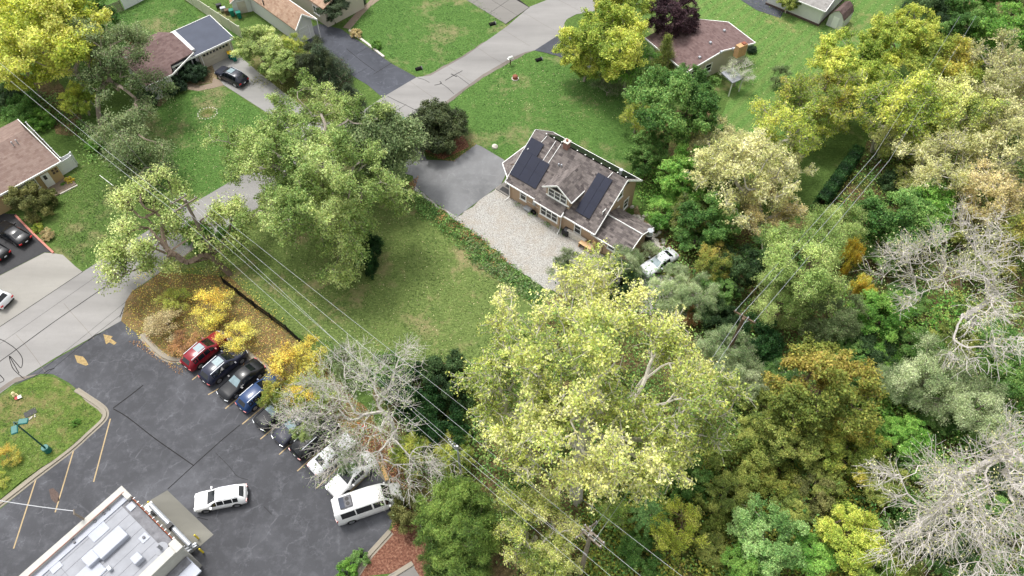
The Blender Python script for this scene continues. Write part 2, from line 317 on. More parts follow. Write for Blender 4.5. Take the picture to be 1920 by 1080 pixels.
def branches(name, segs, n=4, tip=None):
    """segs: (m,8) = p0 xyz, p1 xyz, r0, r1"""
    S_ = np.asarray(segs, float); p0 = S_[:,:3]; p1 = S_[:,3:6]; d = unit(p1-p0)
    ref = np.where(np.abs(d[:,2:3]) > .9, np.array([[1.,0,0]]), np.array([[0,0,1.]])); a = unit(np.cross(d, ref)); b = np.cross(d, a)
    rings = []
    for p, r in ((p0, S_[:,6]), (p1, S_[:,7])):
        rings.append([p + (a*math.cos(2*math.pi*j/n) + b*math.sin(2*math.pi*j/n))*r[:,None] for j in range(n)])
    q = [np.stack([rings[0][j], rings[0][(j+1)%n], rings[1][(j+1)%n], rings[1][j]], 1) for j in range(n)]
    V = np.stack(q, 1).reshape(-1,3); return np_mesh(name, V, 4)
def skeleton(start, targets, step=.6, wander=.12, pull=.35, r0=.3, expo=2.3, tipr=.015, lean=None, trunk=None):
    """greedy branching: every target joins the cheapest node; returns segments and terminal nodes"""
    if trunk is None: trunk = [np.array(start, float)]
    nodes = [np.array(p, float) for p in trunk]; par = [-1] + list(range(len(nodes)-1)); plen = [0.]
    for i in range(1, len(nodes)): plen.append(plen[-1] + np.linalg.norm(nodes[i]-nodes[i-1])*.5)
    cap = len(nodes) + len(targets)*14; N = np.zeros((cap,3)); N[:len(nodes)] = nodes; PL = np.zeros(cap); PL[:len(nodes)] = plen; n = len(nodes); lo = max(0, int(len(nodes)*.45)); ends = []
    top = N[n-1].copy(); order = np.argsort(np.linalg.norm(targets - top, axis=1))
    for ti in order:
        t = targets[ti]; d = np.linalg.norm(N[lo:n]-t, axis=1); cost = d + pull*PL[lo:n] + np.maximum(0, N[lo:n,2]-t[2])*.5
        i = lo + int(np.argmin(cost)); a = N[i].copy(); L = np.linalg.norm(t-a); k = min(12, max(1, int(L/step))); prev = i
        off = rng.normal(size=3)*wander*L; 
        for j in range(1, k+1):
            f = j/k; p = a + (t-a)*f + off*math.sin(math.pi*f) + rng.normal(size=3)*wander*.35*min(L,step*2)*(j < k)
            p[2] += .06*L*math.sin(math.pi*f)
            N[n] = p; PL[n] = PL[prev] + np.linalg.norm(p-N[prev]); par.append(prev); prev = n; n += 1
        ends.append(prev)
    par = np.array(par); w = np.full(n, tipr**expo); kids = np.zeros(n)
    for i in range(n-1, 0, -1): w[par[i]] += w[i]; kids[par[i]] += 1
    R = w**(1/expo); R = R/R[0]*r0; R = np.maximum(R, tipr)
    idx = np.arange(1, n); segs = np.concatenate([N[par[idx]], N[idx], np.minimum(R[par[idx]], R[idx]*1.5)[:,None], R[idx][:,None]], 1)
    return segs, N[np.array(ends)], N[:n], R, par
def lobed(n, lumps, shell=.55, per=7, tight=.2):
    """targets in a union of ellipsoids (cx,cy,cz,rx,ry,rz): gathered in foliage pads with gaps between them"""
    lumps = np.array(lumps, float); vol = (lumps[:,3]*lumps[:,4]*lumps[:,5])**.8; out = []; K = max(8, n//per)
    k = rng.choice(len(lumps), K*5, p=vol/vol.sum()); u = unit(rng.normal(size=(K*5,3))+np.array([0,0,.25])); r = (shell + (1.12-shell)*rng.random(K*5)**.8)[:,None]
    p = lumps[k,:3] + u*r*lumps[k,3:6]
    q = (np.sum(((p[:,None,:]-lumps[None,:,:3])/lumps[None,:,3:6])**2, -1) < (shell*.75)**2).any(1); p = p[~q]; R = np.median(lumps[:,3])
    keep = []                                              # spread the pads
    for c in p:
        if all(np.sum((c-d)**2) > (R*.36)**2 for d in keep): keep.append(c)
        if len(keep) >= K: break
    keep = np.array(keep); m = int(np.ceil(n/len(keep))); w = rng.uniform(.6, 1.4, len(keep))
    T = (keep[:,None,:] + rng.normal(size=(len(keep), m, 3))*R*tight*w[:,None,None]*np.array([1,1,.6])).reshape(-1,3)
    inner = lumps[rng.choice(len(lumps), n//8), :3] + unit(rng.normal(size=(n//8,3)))*R*.5*rng.random((n//8,1))
    return np.concatenate([T, inner])[:int(n*1.1)]
def twiglets(ends, N, count, length, r=.012, droop=0., cen=None, spread=.8, kink=1):
    """short side twigs at the ends, pointing outwards"""
    segs = []; pts = []
    for e in ends:
        out = unit(e-cen) if cen is not None else np.array([0,0,1.])
        for _ in range(count):
            d = unit(out + rng.normal(size=3)*spread); L = length*rng.uniform(.5, 1.2); m = e + d*L*.5 + rng.normal(size=3)*L*.1; t = e + d*L + np.array([0,0,-droop*L])+rng.normal(size=3)*L*.12
            segs += [[*e,*m,r,r*.8],[*m,*t,r*.8,r*.5]]; pts += [m, t]
            if kink:
                d2 = unit(d + rng.normal(size=3)*.8); t2 = m + d2*L*.5; segs.append([*m,*t2,r*.7,r*.4]); pts.append(t2)
    return np.array(segs), np.array(pts)
def make_tree(kind, lumps, ntar=150, trunk_h=3., trunk_r=.25, per=90, lsize=.28, sig=.5, tw=2, twl=.9, tipr=.02, droop=0, up=.5, wander=.12, trunk=None, step=.6, pull=.35, zmin=.2, aspect=.62, sides=4, drop=0.0, vflat=.7, expo=2.3):
    lumps = np.array(lumps, float); T = lobed(ntar, lumps); T = T[T[:,2] > zmin]
    cen = (lumps[:,:3]*lumps[:,3:4]).sum(0)/lumps[:,3].sum(); cen[2] -= lumps[:,5].max()*.35
    if trunk is None: trunk = [np.array([math.sin(k*.9)*.04*trunk_h, math.cos(k*1.3)*.04*trunk_h-.04*trunk_h, trunk_h*k/4]) for k in range(5)]
    segs, ends, N, R, par = skeleton(None, T, step, wander, pull, trunk_r, expo, tipr, trunk=trunk)
    # root flare
    ts, tp = twiglets(ends, N, tw, twl, tipr*.75, droop, cen) if tw else (np.zeros((0,8)), np.zeros((0,3)))
    allseg = np.concatenate([segs, ts]) if tw else segs
    tm = branches(kind+'_wood', allseg, sides)
    if per <= 0: return tm, None
    tips = np.concatenate([ends, tp]) if tw else ends; m = len(tips)
    if drop: keep = rng.random(m) > drop; tips = tips[keep]; m = len(tips)
    big = rng.random(m)*.35; ph = tips @ rng.normal(size=3)*.5; clv = np.clip(.5+.22*np.sin(ph)+ .18*np.sin(tips @ rng.normal(size=3)*1.1) + (big-.17), 0, 1)
    cnt = np.maximum(1, rng.poisson(per, m)); k = np.repeat(np.arange(m), cnt); n = len(k)
    s = (sig*rng.uniform(.6, 1.3, m))[k][:,None]; off = rng.normal(size=(n,3))*s*np.array([1,1,vflat]); off *= np.minimum(1, 2.0*s/np.maximum(np.linalg.norm(off,axis=1,keepdims=True),1e-5))
    off[:,2] -= droop*np.abs(off[:,2])*.8
    cp = tips[k] + off; cp[:,2] = np.maximum(cp[:,2], .06); out = unit(cp - cen)*.6 + unit(off)*.6
    lm = leaves(kind+'_leaves', cp, np.clip(clv[k]+rng.normal(size=n)*.12,0,1), lsize, out, up, aspect=aspect)
    return tm, lm
PROTO = {}
def E3(x,y,z,r,ry=None,rz=None): return (x,y,z,r,ry or r,rz or r*.85)
def make_protos():
    for v in range(3):   # full round crowns; unit crown radius 5, centre z 7
        L = [E3(0,0,7,4.2)] + [E3(3.0*math.cos(a)*1., 3.0*math.sin(a), 7+rng.uniform(-1.4,1.6), rng.uniform(1.6,2.5)) for a in np.arange(6)*1.05+rng.uniform(0,1)] + [E3(rng.uniform(-1,1),rng.uniform(-1,1),9.6,2)]
        PROTO['broad%d'%v] = make_tree('broad', L, 300, 3.4, .28, 20, .24, .22, 2, .75, .022)
    for v in range(3):   # open crowns with pale branches showing
        L = [E3(0,0,7.2,3.8)] + [E3(3.3*math.cos(a), 3.3*math.sin(a), 7+rng.uniform(-1.6,2.), rng.uniform(1.3,2.2)) for a in np.arange(7)*.9+rng.uniform(0,1)]
        PROTO['airy%d'%v] = make_tree('airy', L, 240, 3., .3, 8, .22, .2, 3, 1.15, .034, wander=.18)
    for v in range(2):   # fine-leaved, feathery
        L = [E3(0,0,7,3.6)] + [E3(2.9*math.cos(a), 2.9*math.sin(a), 6.8+rng.uniform(-2.,2.2), rng.uniform(1.5,2.4)) for a in np.arange(7)*.9+rng.uniform(0,1)]
        PROTO['feather%d'%v] = make_tree('feather', L, 260, 3., .28, 15, .2, .25, 3, 1., .026, droop=.45, wander=.16, aspect=.42)
    for v in range(2):   # shrubs reaching the ground; radius 5 centre z 2.6
        L = [E3(0,0,2.4,4.0,None,2.6)] + [E3(3.*math.cos(a), 3.*math.sin(a), 2.2+rng.uniform(-.3,1.2), rng.uniform(1.5,2.3)) for a in np.arange(7)*.9+rng.uniform(0,1)]
        PROTO['bush%d'%v] = make_tree('bush', L, 260, 1., .2, 22, .25, .28, 2, .7, .02)
    L = [E3(0,0,2.6,4.6,None,3.0), E3(1.5,1,3.2,3.2,3.2,2.8), E3(-1.6,-.8,2.9,3.,3,2.6)]   # clipped evergreen mound
    PROTO['mound'] = make_tree('mound', L, 330, 1., .2, 42, .26, .34, 1, .35, .02, vflat=1, jitter_dummy=0) if False else make_tree('mound', L, 330, 1., .2, 42, .26, .34, 1, .35, .02, vflat=1)
    # conifer: tiers of drooping boughs, radius 5 at foot, height 14
    T = []; 
    for h in np.arange(1.2, 13.6, .62):
        R_ = 5*(1-(h/14.2)**1.15); m = max(4, int(R_*4.2)); a0 = rng.uniform(0,6)
        for q in range(m):
            a = a0+q*2*math.pi/m; rr = R_*rng.uniform(.75,1.08); T.append((rr*math.cos(a), rr*math.sin(a), h-rr*.18)); T.append((rr*.55*math.cos(a+.1), rr*.55*math.sin(a+.1), h-rr*.05))
    T = np.array(T); trunk = [np.array([0,0,z]) for z in np.linspace(0,13.8,24)]
    segs, ends, N, R, par = skeleton(None, T, .9, .05, .05, .3, 2.3, .02, trunk=trunk)
    cnt = rng.poisson(85, len(ends)); k = np.repeat(np.arange(len(ends)), cnt); off = rng.normal(size=(len(k),3))*np.array([.42,.42,.2]); rad = unit(np.c_[ends[:,:2], np.zeros(len(ends))])[k]
    cp = ends[k]+off - rad*rng.random((len(k),1))*.7; cp[:,2] -= rng.random(len(k))*.25
    PROTO['conifer'] = (branches('conifer_wood', segs, 4), leaves('conifer_leaves', cp, np.clip(rng.random(len(ends))[k]*.7+rng.normal(size=len(k))*.15+.15,0,1), .26, rad*1., .5, aspect=.35))
    for v in range(2):   # leafless, pale, finely twigged; radius 5 centre 7
        L = [E3(0,0,6.8,3.6)] + [E3(3.1*math.cos(a), 3.1*math.sin(a), 6.8+rng.uniform(-1.6,2.2), rng.uniform(1.3,2.2)) for a in np.arange(7)*.9+rng.uniform(0,1)]
        PROTO['bare%d'%v] = make_tree('bare', L, 260, 3., .32, .12, .2, .3, 3, 1.2, .024, wander=.17, sides=3)
    for v in range(2):   # thin small saplings
        L = [E3(0,0,5.5,3.6)] + [E3(2.9*math.cos(a), 2.9*math.sin(a), 5+rng.uniform(-1.6,2.), rng.uniform(1.3,2.)) for a in np.arange(6)*1.05]
        PROTO['sparse%d'%v] = make_tree('sparse', L, 120, 1.6, .2, 6, .24, .3, 3, 1.4, .028, wander=.22)
INFO = dict(broad=7, airy=7, feather=7, bush=2.6, mound=2.7, conifer=5.5, bare=7, sparse=5.3)
def tree(px, py, rpx, proto, leaf, wood, label, cat='tree', zr=None, group=None, name='tree', sz=None, rz=None):
    """px,py: photo position of the crown's middle, rpx its half-width in photo pixels, zr: height of crown middle in units of its radius"""
    base = ''.join(c for c in proto if c.isalpha()); hc = INFO[base]; r = rpx*75/FPX
    for _ in range(6):
        s = r/5.35; z = hc*s*(sz or 1); r = rpx*depth(px, py, z)/FPX
    s = r/5.35; z = hc*s*(sz or 1); p = P(px, py, z)
    e = empty(name, (p.x, p.y, 0), rng.uniform(0, 6.28) if rz is None else rz, label, cat, group); e.scale = (s, s, s*(sz or 1))
    wm, lm = PROTO[proto]
    a = link('trunk', wm, M[wood], e)
    if lm: b = link('crown', lm, M['leaf_'+leaf], e)
    return e
def hero(name, px, py, zc, gen, leaf, wood, label, cat='tree'):
    """a tree grown for one place: gen is called with metres per photo pixel at the crown; returns meshes in local metres"""
    p = P(px, py, zc); e = empty(name, (p.x, p.y, 0), 0, label, cat); wm, lm = gen
    link('trunk', wm, M[wood], e)
    if lm: link('crown', lm, M['leaf_'+leaf], e)
    return e
def lump_px(base, items):
    """items: (px,py,z,rpx[,squash]) photo-measured lobes -> ellipsoids local to base (x,y)"""
    out = []
    for it in items:
        q = P(it[0], it[1], it[2]); r = it[3]*depth(it[0], it[1], it[2])/FPX; k = it[4] if len(it) > 4 else .8
        out.append((q.x-base.x, q.y-base.y, it[2], r, r, r*k))
    return out
# ============================================================ ground sheets
def ring(pts, z, rough=0., seg=1.0, closed=True, px=True):
    out = []; q = [(P(*p, z) if px else Vector((p[0], p[1], z))) for p in pts]; n = len(q)
    for i in range(n if closed else n-1):
        a, b = q[i], q[(i+1) % n]; L = (b-a).length; k = max(1, int(L/seg)) if rough else 1; nn = Vector((-(b-a).y, (b-a).x, 0)).normalized()
        for j in range(k):
            p = a.lerp(b, j/k)
            if rough and j: p = p + nn*random.gauss(0, rough)
            out.append(p)
    if not closed: out.append(q[-1])
    return out
def sheet(name, pts, z, mat, rough=0., seg=.8, kind='structure', parent=None, px=True, thick=0):
    pl = ring(pts, 0, rough, seg, True, px); bm = bmesh.new(); vs = [bm.verts.new((p.x, p.y, z)) for p in pl]; es = [bm.edges.new((vs[i], vs[(i+1) % len(vs)])) for i in range(len(vs))]
    bmesh.ops.triangle_fill(bm, use_beauty=True, use_dissolve=False, edges=es)
    for f in bm.faces:
        if f.normal.z < 0: f.normal_flip()
    me = bpy.data.meshes.new(name); bm.to_mesh(me); bm.free(); o = link(name, me, M[mat], parent)
    if kind and not parent: tag(o, kind=kind)
    return o
def ribbon(mb, pts, w, z0, z1):
    n = len(pts)
    for i in range(n-1):
        a, b = Vector(pts[i]), Vector(pts[i+1])
        def nrm(i_):
            d = Vector((0,0,0))
            if i_ > 0: d += (Vector(pts[i_])-Vector(pts[i_-1])).normalized()
            if i_ < n-1: d += (Vector(pts[i_+1])-Vector(pts[i_])).normalized()
            d.normalize(); return Vector((-d.y, d.x, 0))
        na, nb = nrm(i)*w/2, nrm(i+1)*w/2; i0 = len(mb.v)
        for p in (a-na, a+na, b+nb, b-nb): mb.v.append((p.x, p.y, z0))
        for p in (a-na, a+na, b+nb, b-nb): mb.v.append((p.x, p.y, z1))
        mb.f += [tuple(i0+k for k in q) for q in ((4,7,6,5),(0,3,7,4),(1,5,6,2))]
        if i == 0: mb.f.append((i0,i0+4,i0+5,i0+1))
        if i == n-2: mb.f.append((i0+3,i0+2,i0+6,i0+7))
    return mb
def flatline(mb, pts, w, z):
    for i in range(len(pts)-1):
        a, b = Vector(pts[i]), Vector(pts[i+1]); d = (b-a).normalized(); n = Vector((-d.y, d.x, 0))*w/2; e = d*w*.3
        mb.quad((*(a-n-e).xy, z), (*(b-n+e).xy, z), (*(b+n+e).xy, z), (*(a+n-e).xy, z))
    return mb
def smooth_pts(pts, k=6):
    q = [Vector(p) for p in pts]; out = []
    for i in range(len(q)-1):
        p0 = q[max(i-1,0)]; p1 = q[i]; p2 = q[i+1]; p3 = q[min(i+2,len(q)-1)]
        for j in range(k):
            t = j/k; out.append(.5*((2*p1)+(p2-p0)*t+(2*p0-5*p1+4*p2-p3)*t*t+(3*p1-p0-3*p2+p3)*t**3))
    out.append(q[-1]); return out
gm = MB()
for i in range(8):
    for j in range(8): gm.quad((-700+i*175,-500+j*187.5,0),(-525+i*175,-500+j*187.5,0),(-525+i*175,-312.5+j*187.5,0),(-700+i*175,-312.5+j*187.5,0))
tag(gm.build('ground', M['grass_front'], fix=False), kind='structure')
NE = [(-220,700),(-60,640),(0,612),(155,510),(250,450),(300,418),(447,332),(517,290),(600,245),(680,208),(717,183),(780,145),(807,142),(873,105),(950,50),(993,13),(1033,-3),(1140,-75)]
SE = [(1280,-40),(1180,-2),(1110,22),(1080,27),(1063,36),(1058,44),(1061,57),(1002,95),(985,98),(960,108),(905,140),(878,160),(823,200),(773,207+24),(745,246),(640,297),(517,368),(400,443),(302,510),(247,547),(236,565),(227,602),(102,672),(25,720),(0,738),(-60,770),(-250,880)]
sheet('lawn_far_yard', [(345,2),(330,-30),(200,-30),(180,60),(215,75),(240,110),(320,80),(420,95),(470,80)], .012, 'grass_bright', .12)
sheet('lawn_beside_driveway', [(240,200),(330,180),(400,160),(420,163),(470,195),(525,238),(560,260),(600,245),(517,290),(447,332),(395,370),(330,400),(260,380),(230,300)], .012, 'grass_bright', .1)
sheet('lawn_top', [(655,52),(700,0),(720,-30),(860,-40),(905,10),(945,38),(950,50),(873,105),(807,142),(785,140),(740,120),(700,90)], .012, 'grass_bright', .08)
sheet('lawn_main_house', [(985,98),(1002,95),(1045,110),(1120,135),(1200,200),(1190,300),(1100,330),(955,300),(880,270),(745,246),(823,200),(905,140)], .012, 'grass_bright', .1)
sheet('lawn_centre', [(302,510),(400,443),(517,368),(640,297),(700,330),(760,345),(800,385),(880,440),(960,520),(1010,560),(960,640),(930,700),(700,700),(620,640),(540,620),(430,525)], .012, 'grass_centre', .2)
sheet('leafy_verge', [(302,510),(430,520),(540,618),(610,690),(700,780),(760,900),(735,905),(600,790),(480,683),(410,622),(340,682),(312,677),(262,630),(227,602),(236,565),(247,547)], .020, 'grass_leafy', .12)
sheet('lawn_striped', [(1315,-40),(1700,-60),(1740,60),(1640,170),(1520,250),(1440,290),(1380,330),(1340,250),(1400,100),(1280,60)], .012, 'grass_striped', .1)
sheet('lawn_yellowed', [(195,265),(240,260),(300,390),(330,400),(250,450),(160,505),(100,470),(60,430),(120,320)], .012, 'grass_front', .1)
sheet('woodland_floor', [(700,700),(800,690),(930,690),(1010,600),(1080,500),(1180,495),(1240,410),(1200,300),(1190,220),(1330,200),(1340,420),(1500,420),(1620,280),(1780,90),(1800,-60),(2400,-60),(2700,1500),(760,1500),(775,1080),(735,995),(735,905)], .016, 'woodland_floor', .3)
sheet('bare_bank', [(30,150),(110,150),(150,215),(150,260),(90,240),(0,190),(-60,120)], .016, 'woodland_floor', .3)
sheet('side_strip', [(455,68),(480,150),(560,215),(600,240),(680,205),(640,150),(560,120)], .018, 'grass_dry', .15)
sheet('planting_bed', [(275,195),(310,175),(345,160),(400,120),(412,135),(400,155),(340,165),(300,200)], .02, 'soil', .08)
# roads, aprons, drives
sheet('road', NE + SE, .028, 'road_concrete')
sheet('verge_grit', [(960,100),(985,92),(1004,94),(985,101),(905,146),(823,206),(750,250),(740,246),(773,229),(823,198),(878,158),(905,138)], .024, 'edge_grit', .05)
sheet('verge_grit', [(948,53),(952,48),(955,52),(873,112),(807,147),(788,146),(807,138),(873,101)], .024, 'edge_grit', .05)
sheet('parking_lot', [(25,720),(227,602),(262,630),(312,677),(340,684),(410,622),(480,683),(560,747),(668,832),(735,905),(742,960),(727,998),(690,1040),(664,1090),(560,1400),(-500,1400),(-500,1260),(0,955),(133,848),(170,818),(200,787),(203,774),(190,762),(144,730),(130,718),(100,702),(75,700)], .020, 'lot_asphalt')
sheet('parking_lot_entrance', [(25,723),(226,604),(262,632),(200,700),(144,728),(130,716),(100,701),(76,701)], .024, 'lot_asphalt')
sheet('road_edge_bank', [(0,736),(25,719),(75,701),(30,708),(0,728)], .032, 'edge_grit', .05)
sheet('apron', [(-220,700),(-60,640),(0,612),(155,510),(142,500),(118,478),(100,475),(84,474),(0,517),(-90,565),(-220,630)], .032, 'apron_concrete')
sheet('neighbour_driveway', [(-120,380),(0,400),(30,402),(100,474),(84,473),(0,516),(-90,564),(-220,620)], .036, 'side_asphalt')
sheet('concrete_driveway', [(396,118),(440,95),(455,110),(490,140),(530,172),(600,222),(625,232),(560,270),(517,222),(420,160),(405,140)], .036, 'drive_concrete')
sheet('front_walk', [(346,161),(352,168),(372,171),(398,166),(420,160),(412,150),(400,146),(398,156),(375,161),(358,158)], .032, 'path_concrete')
sheet('neighbour_asphalt_drive', [(600,45),(640,55),(650,62),(690,88),(735,120),(781,145),(717,183),(690,160),(640,130),(590,90),(560,60)], .036, 'driveway_asphalt')
sheet('side_asphalt_drive', [(1002,95),(1061,57),(1120,90),(1150,120),(1110,135),(1045,105),(1018,98)], .036, 'driveway_asphalt')
sheet('garage_asphalt_drive', [(1372,-10),(1400,-60),(1500,-60),(1470,20),(1463,34),(1420,20)], .036, 'driveway_asphalt')
sheet('garden_walk', [(643,52),(657,55),(678,30),(695,12),(712,0),(730,-14),(705,-12),(690,5),(668,24)], .036, 'path_concrete')
sheet('asphalt_forecourt', [(785,262),(800,300),(850,302),(893,271),(903,275),(945,300),(952,320),(940,345),(857,407),(815,380),(777,348),(770,300)], .040, 'new_driveway_asphalt')
sheet('asphalt_entry', [(745,246),(785,262),(800,300),(775,330),(700,310),(640,297)], .036, 'new_driveway_asphalt')
sheet('gravel_yard', [(777,348),(815,380),(857,407),(940,345),(975,372),(1040,420),(1110,470),(1180,500),(1260,520),(1330,560),(1280,600),(1150,580),(1080,560),(1025,545),(960,500),(900,445),(850,410),(800,375),(768,352)], .032, 'gravel', .12, .6)
sheet('shrub_mulch', [(755,240),(790,282),(830,300),(880,275),(870,255),(800,262)], .044, 'mulch', .08)
sheet('mulch_bed', [(731,997),(740,985),(800,960),(830,1090),(770,1090),(735,1075),(668,1085),(693,1040)], .028, 'mulch', .12)
sheet('mulch_bed', [(668,832),(700,800),(760,860),(750,910),(733,903)], .028, 'mulch', .12)
sheet('lower_pavement', [(735,1076),(775,1062),(800,1100),(820,1300),(640,1300),(700,1100)], .04, 'slab_concrete')
sheet('island_lawn', [(0,748),(28,726),(55,712),(78,706),(100,708),(128,724),(140,736),(183,768),(192,778),(188,790),(165,810),(128,843),(60,890),(0,938),(-300,1120),(-300,920)], .10, 'grass_island', .06)
sheet('red_mulch', [(1140,470),(1160,480),(1130,478),(1105,462)], .04, 'soil', .05)
sheet('stony_bed', [(1120,455),(1180,480),(1195,500),(1240,520),(1230,440),(1200,400),(1195,385),(1188,392),(1210,440),(1160,490)], .036, 'soil', .2)
# concrete slabs of the top driveway: every slab a piece of its own
dr = tag(MB().quad(*[(*P(*q).xy, .030) for q in ((700,-160),(948,46),(993,14),(800,-130))]).build('slab_driveway', M['tar'], fix=False), kind='structure')
A0, A1, B0, B1 = P(948,45), P(992,14), P(640,-200), P(740,-215)
dirn = (P(866,-5)-P(948,45)).normalized(); Wd = P(992,14)-P(948,45); sl = None; nW = 2
for i in range(5):
    for j in range(nW):
        o_ = P(948,45) + dirn*(i*3.6) + Wd*(j/nW); u = dirn*3.54; v = Wd*(1/nW)*.985
        if sl is None:
            m = MB(); m.slab([Vector((0,0,.05)), u+Vector((0,0,.05)), u+v+Vector((0,0,.05)), v+Vector((0,0,.05))], .03); sl = m.mesh('slab')
        link('slab', sl, M['slab_concrete'], dr, o_ + Vector((0,0,random.uniform(0,.006))))
# kerbs
def kerb(pts, w=.32, h=.15, name='kerb', mat='kerb_concrete', k=5):
    m = MB(); q = smooth_pts([P(*p) for p in pts], k) if k > 1 else [P(*p) for p in pts]; ribbon(m, q, w, 0, h); ribbon(m, [p for p in q], w+.42, 0, .034); return tag(m.build(name, M[mat], bevel=.02), kind='structure')
kerb([(-120,1030),(0,945),(66,894),(133,843),(165,814),(190,791),(197,780),(195,770),(184,760),(160,744),(142,732)])
kerb([(265,628),(285,650),(300,664),(318,674),(342,676)])
kerb([(345,674),(409,622)], k=1); kerb([(409,622),(495,688),(560,745),(668,829)], k=1); kerb([(668,829),(730,901)], k=1)
kerb([(733,997),(694,1040),(668,1078)], .25, .15, k=1); kerb([(730,1086),(775,1058)], .25, .15, k=1)
tag(MB().bar(P(714,868)+Vector((0,0,.2)), P(727,902)+Vector((0,0,.2)), .35, .12).build('timber_bar', M['timber_edge']), 'orange timber baulk lying on the mulch behind the white car', 'timber')
# tar lines in the road and lot
m = MB(); Z = .036
for pts in ([(0,613),(155,508)], [(-60,665),(0,636),(200,510),(240,476),(447,345)], [(0,676),(60,630),(165,560),(220,520)], [(700,208),(725,185),(780,148)], [(760,178),(765,182),(852,200)]):
    pass
for pts, wd in (([(-60,650),(0,613),(155,510)], .07), ([(-60,715),(0,678),(100,605),(212,528)], .09), ([(0,645),(240,478),(330,420)], .03), ([(75,712),(150,650),(247,575)], .04),([(50,718),(240,563)], .03),
    ([(0,636),(12,642),(30,655),(42,672),(40,690),(30,680),(18,668),(24,690),(40,706),(46,710)], .07), ([(18,668),(36,700)], .08),([(0,703),(8,713),(0,718)], .07),
    ([(727,181),(745,190),(760,197),(780,207)], .07), ([(762,196),(742,208),(722,218)], .05), ([(783,146),(796,150),(805,155)], .06), ([(826,156),(838,164),(851,176)], .06), ([(815,160),(827,157),(825,153)], .1),
    ([(854,140),(868,150),(880,159)], .06), ([(835,151),(850,142),(867,133)], .09), ([(846,139),(856,144)], .12), ([(690,300),(720,310)], .05),
    ([(165,640),(180,628),(189,626)], .07),([(225,595),(230,582),(232,577)], .08), ([(83,700),(92,694),(102,691)], .08)):
    flatline(m, smooth_pts([P(*p) for p in pts], 4), wd, Z)
cdir = (P(960,78)-P(150,600)).normalized(); cn = Vector((-cdir.y, cdir.x, 0)); rw = abs((P(823,200)-P(780,145)).dot(cn))/2; c00 = (P(823,200)+P(780,145))/2
tag(m.build('tar_seams', M['tar'], fix=False), kind='structure')
m = MB()
for k in range(-14, 8):
    c_ = c00 + cdir*(k*5.6+random.uniform(-.3,.3)) - cn*(0 if k > -3 else (abs(k)-3)*.12)
    if -9 < k < -2: continue
    flatline(m, [c_-cn*rw*.97, c_-cn*rw*.3+cdir*random.uniform(-.1,.1), c_+cn*rw*.4+cdir*random.uniform(-.12,.12), c_+cn*rw*.97], .035, .035)
tag(m.build('road_joints', M['edge_grit'], fix=False), kind='structure')
m = MB()
for pts, wd in (([(213,767),(240,783),(290,822),(330,850),(363,873)], .08), ([(363,873),(385,853),(420,822),(450,797)], .06), ([(268,723),(240,745),(213,765)], .08), ([(363,873),(315,917)], .06),([(390,975),(370,970)], .05),
    ([(405,850),(430,875),(445,893),(465,900)], .03), ([(495,950),(510,965)], .03), ([(640,130),(664,148),(700,160)], .0), ([(650,92),(678,115),(703,133)], .07), ([(668,102),(692,88)], .05), ([(688,128),(640,155)], .05), ([(735,118),(700,140)], .07),
    ([(450,235),(470,215)], .0)):
    if wd: flatline(m, smooth_pts([P(*p) for p in pts], 3), wd, .044)
tag(m.build('asphalt_seams', M['tar'], fix=False), kind='structure')
sheet('oil_patch', [(92,918),(100,915),(110,925),(112,938),(105,944),(96,936)], .030, 'brick_dark', .1)
# painted marks: each its own piece of the lot
def mark(a, b, wd=.12, z=.030):
    m = MB(); flatline(m, [P(*a), P(*b)], wd, z); return tag(m.build('painted_line', M['line_yellow'], fix=False), kind='structure')
for a, b in (((207,786),(176,903)), ((139,842),(104,960)), ((68,898),(26,1028)), ((361,712),(441,648)), ((391,740),(478,690)), ((423,766),(500,702)), ((455,795),(545,720)), ((489,823),(575,750)), ((524,852),(606,778)), ((558,883),(640,808)), ((594,915),(672,840)), ((653,926),(710,870))): mark(a, b)
def arrow(pts):
    m = MB(); m.quad(*[(*P(*p).xy, .034) for p in pts]); return tag(m.build('painted_arrow', M['line_arrow'], fix=False), kind='structure')
m = MB(); m.v = [(*P(*p).xy, .034) for p in ((194,627),(199,646),(205,642),(214,647),(219,643),(208,635),(212,631))]; m.f = [(0,1,2,5,6),(2,3,4,5)]; tag(m.build('painted_arrow', M['line_arrow'], fix=False), kind='structure')
m = MB(); m.v = [(*P(*p).xy, .034) for p in ((140,666),(156,669),(162,676),(166,684),(161,686),(145,680))]; m.f = [(0,1,2,3,4,5)]; tag(m.build('painted_arrow', M['line_arrow'], fix=False), kind='structure')

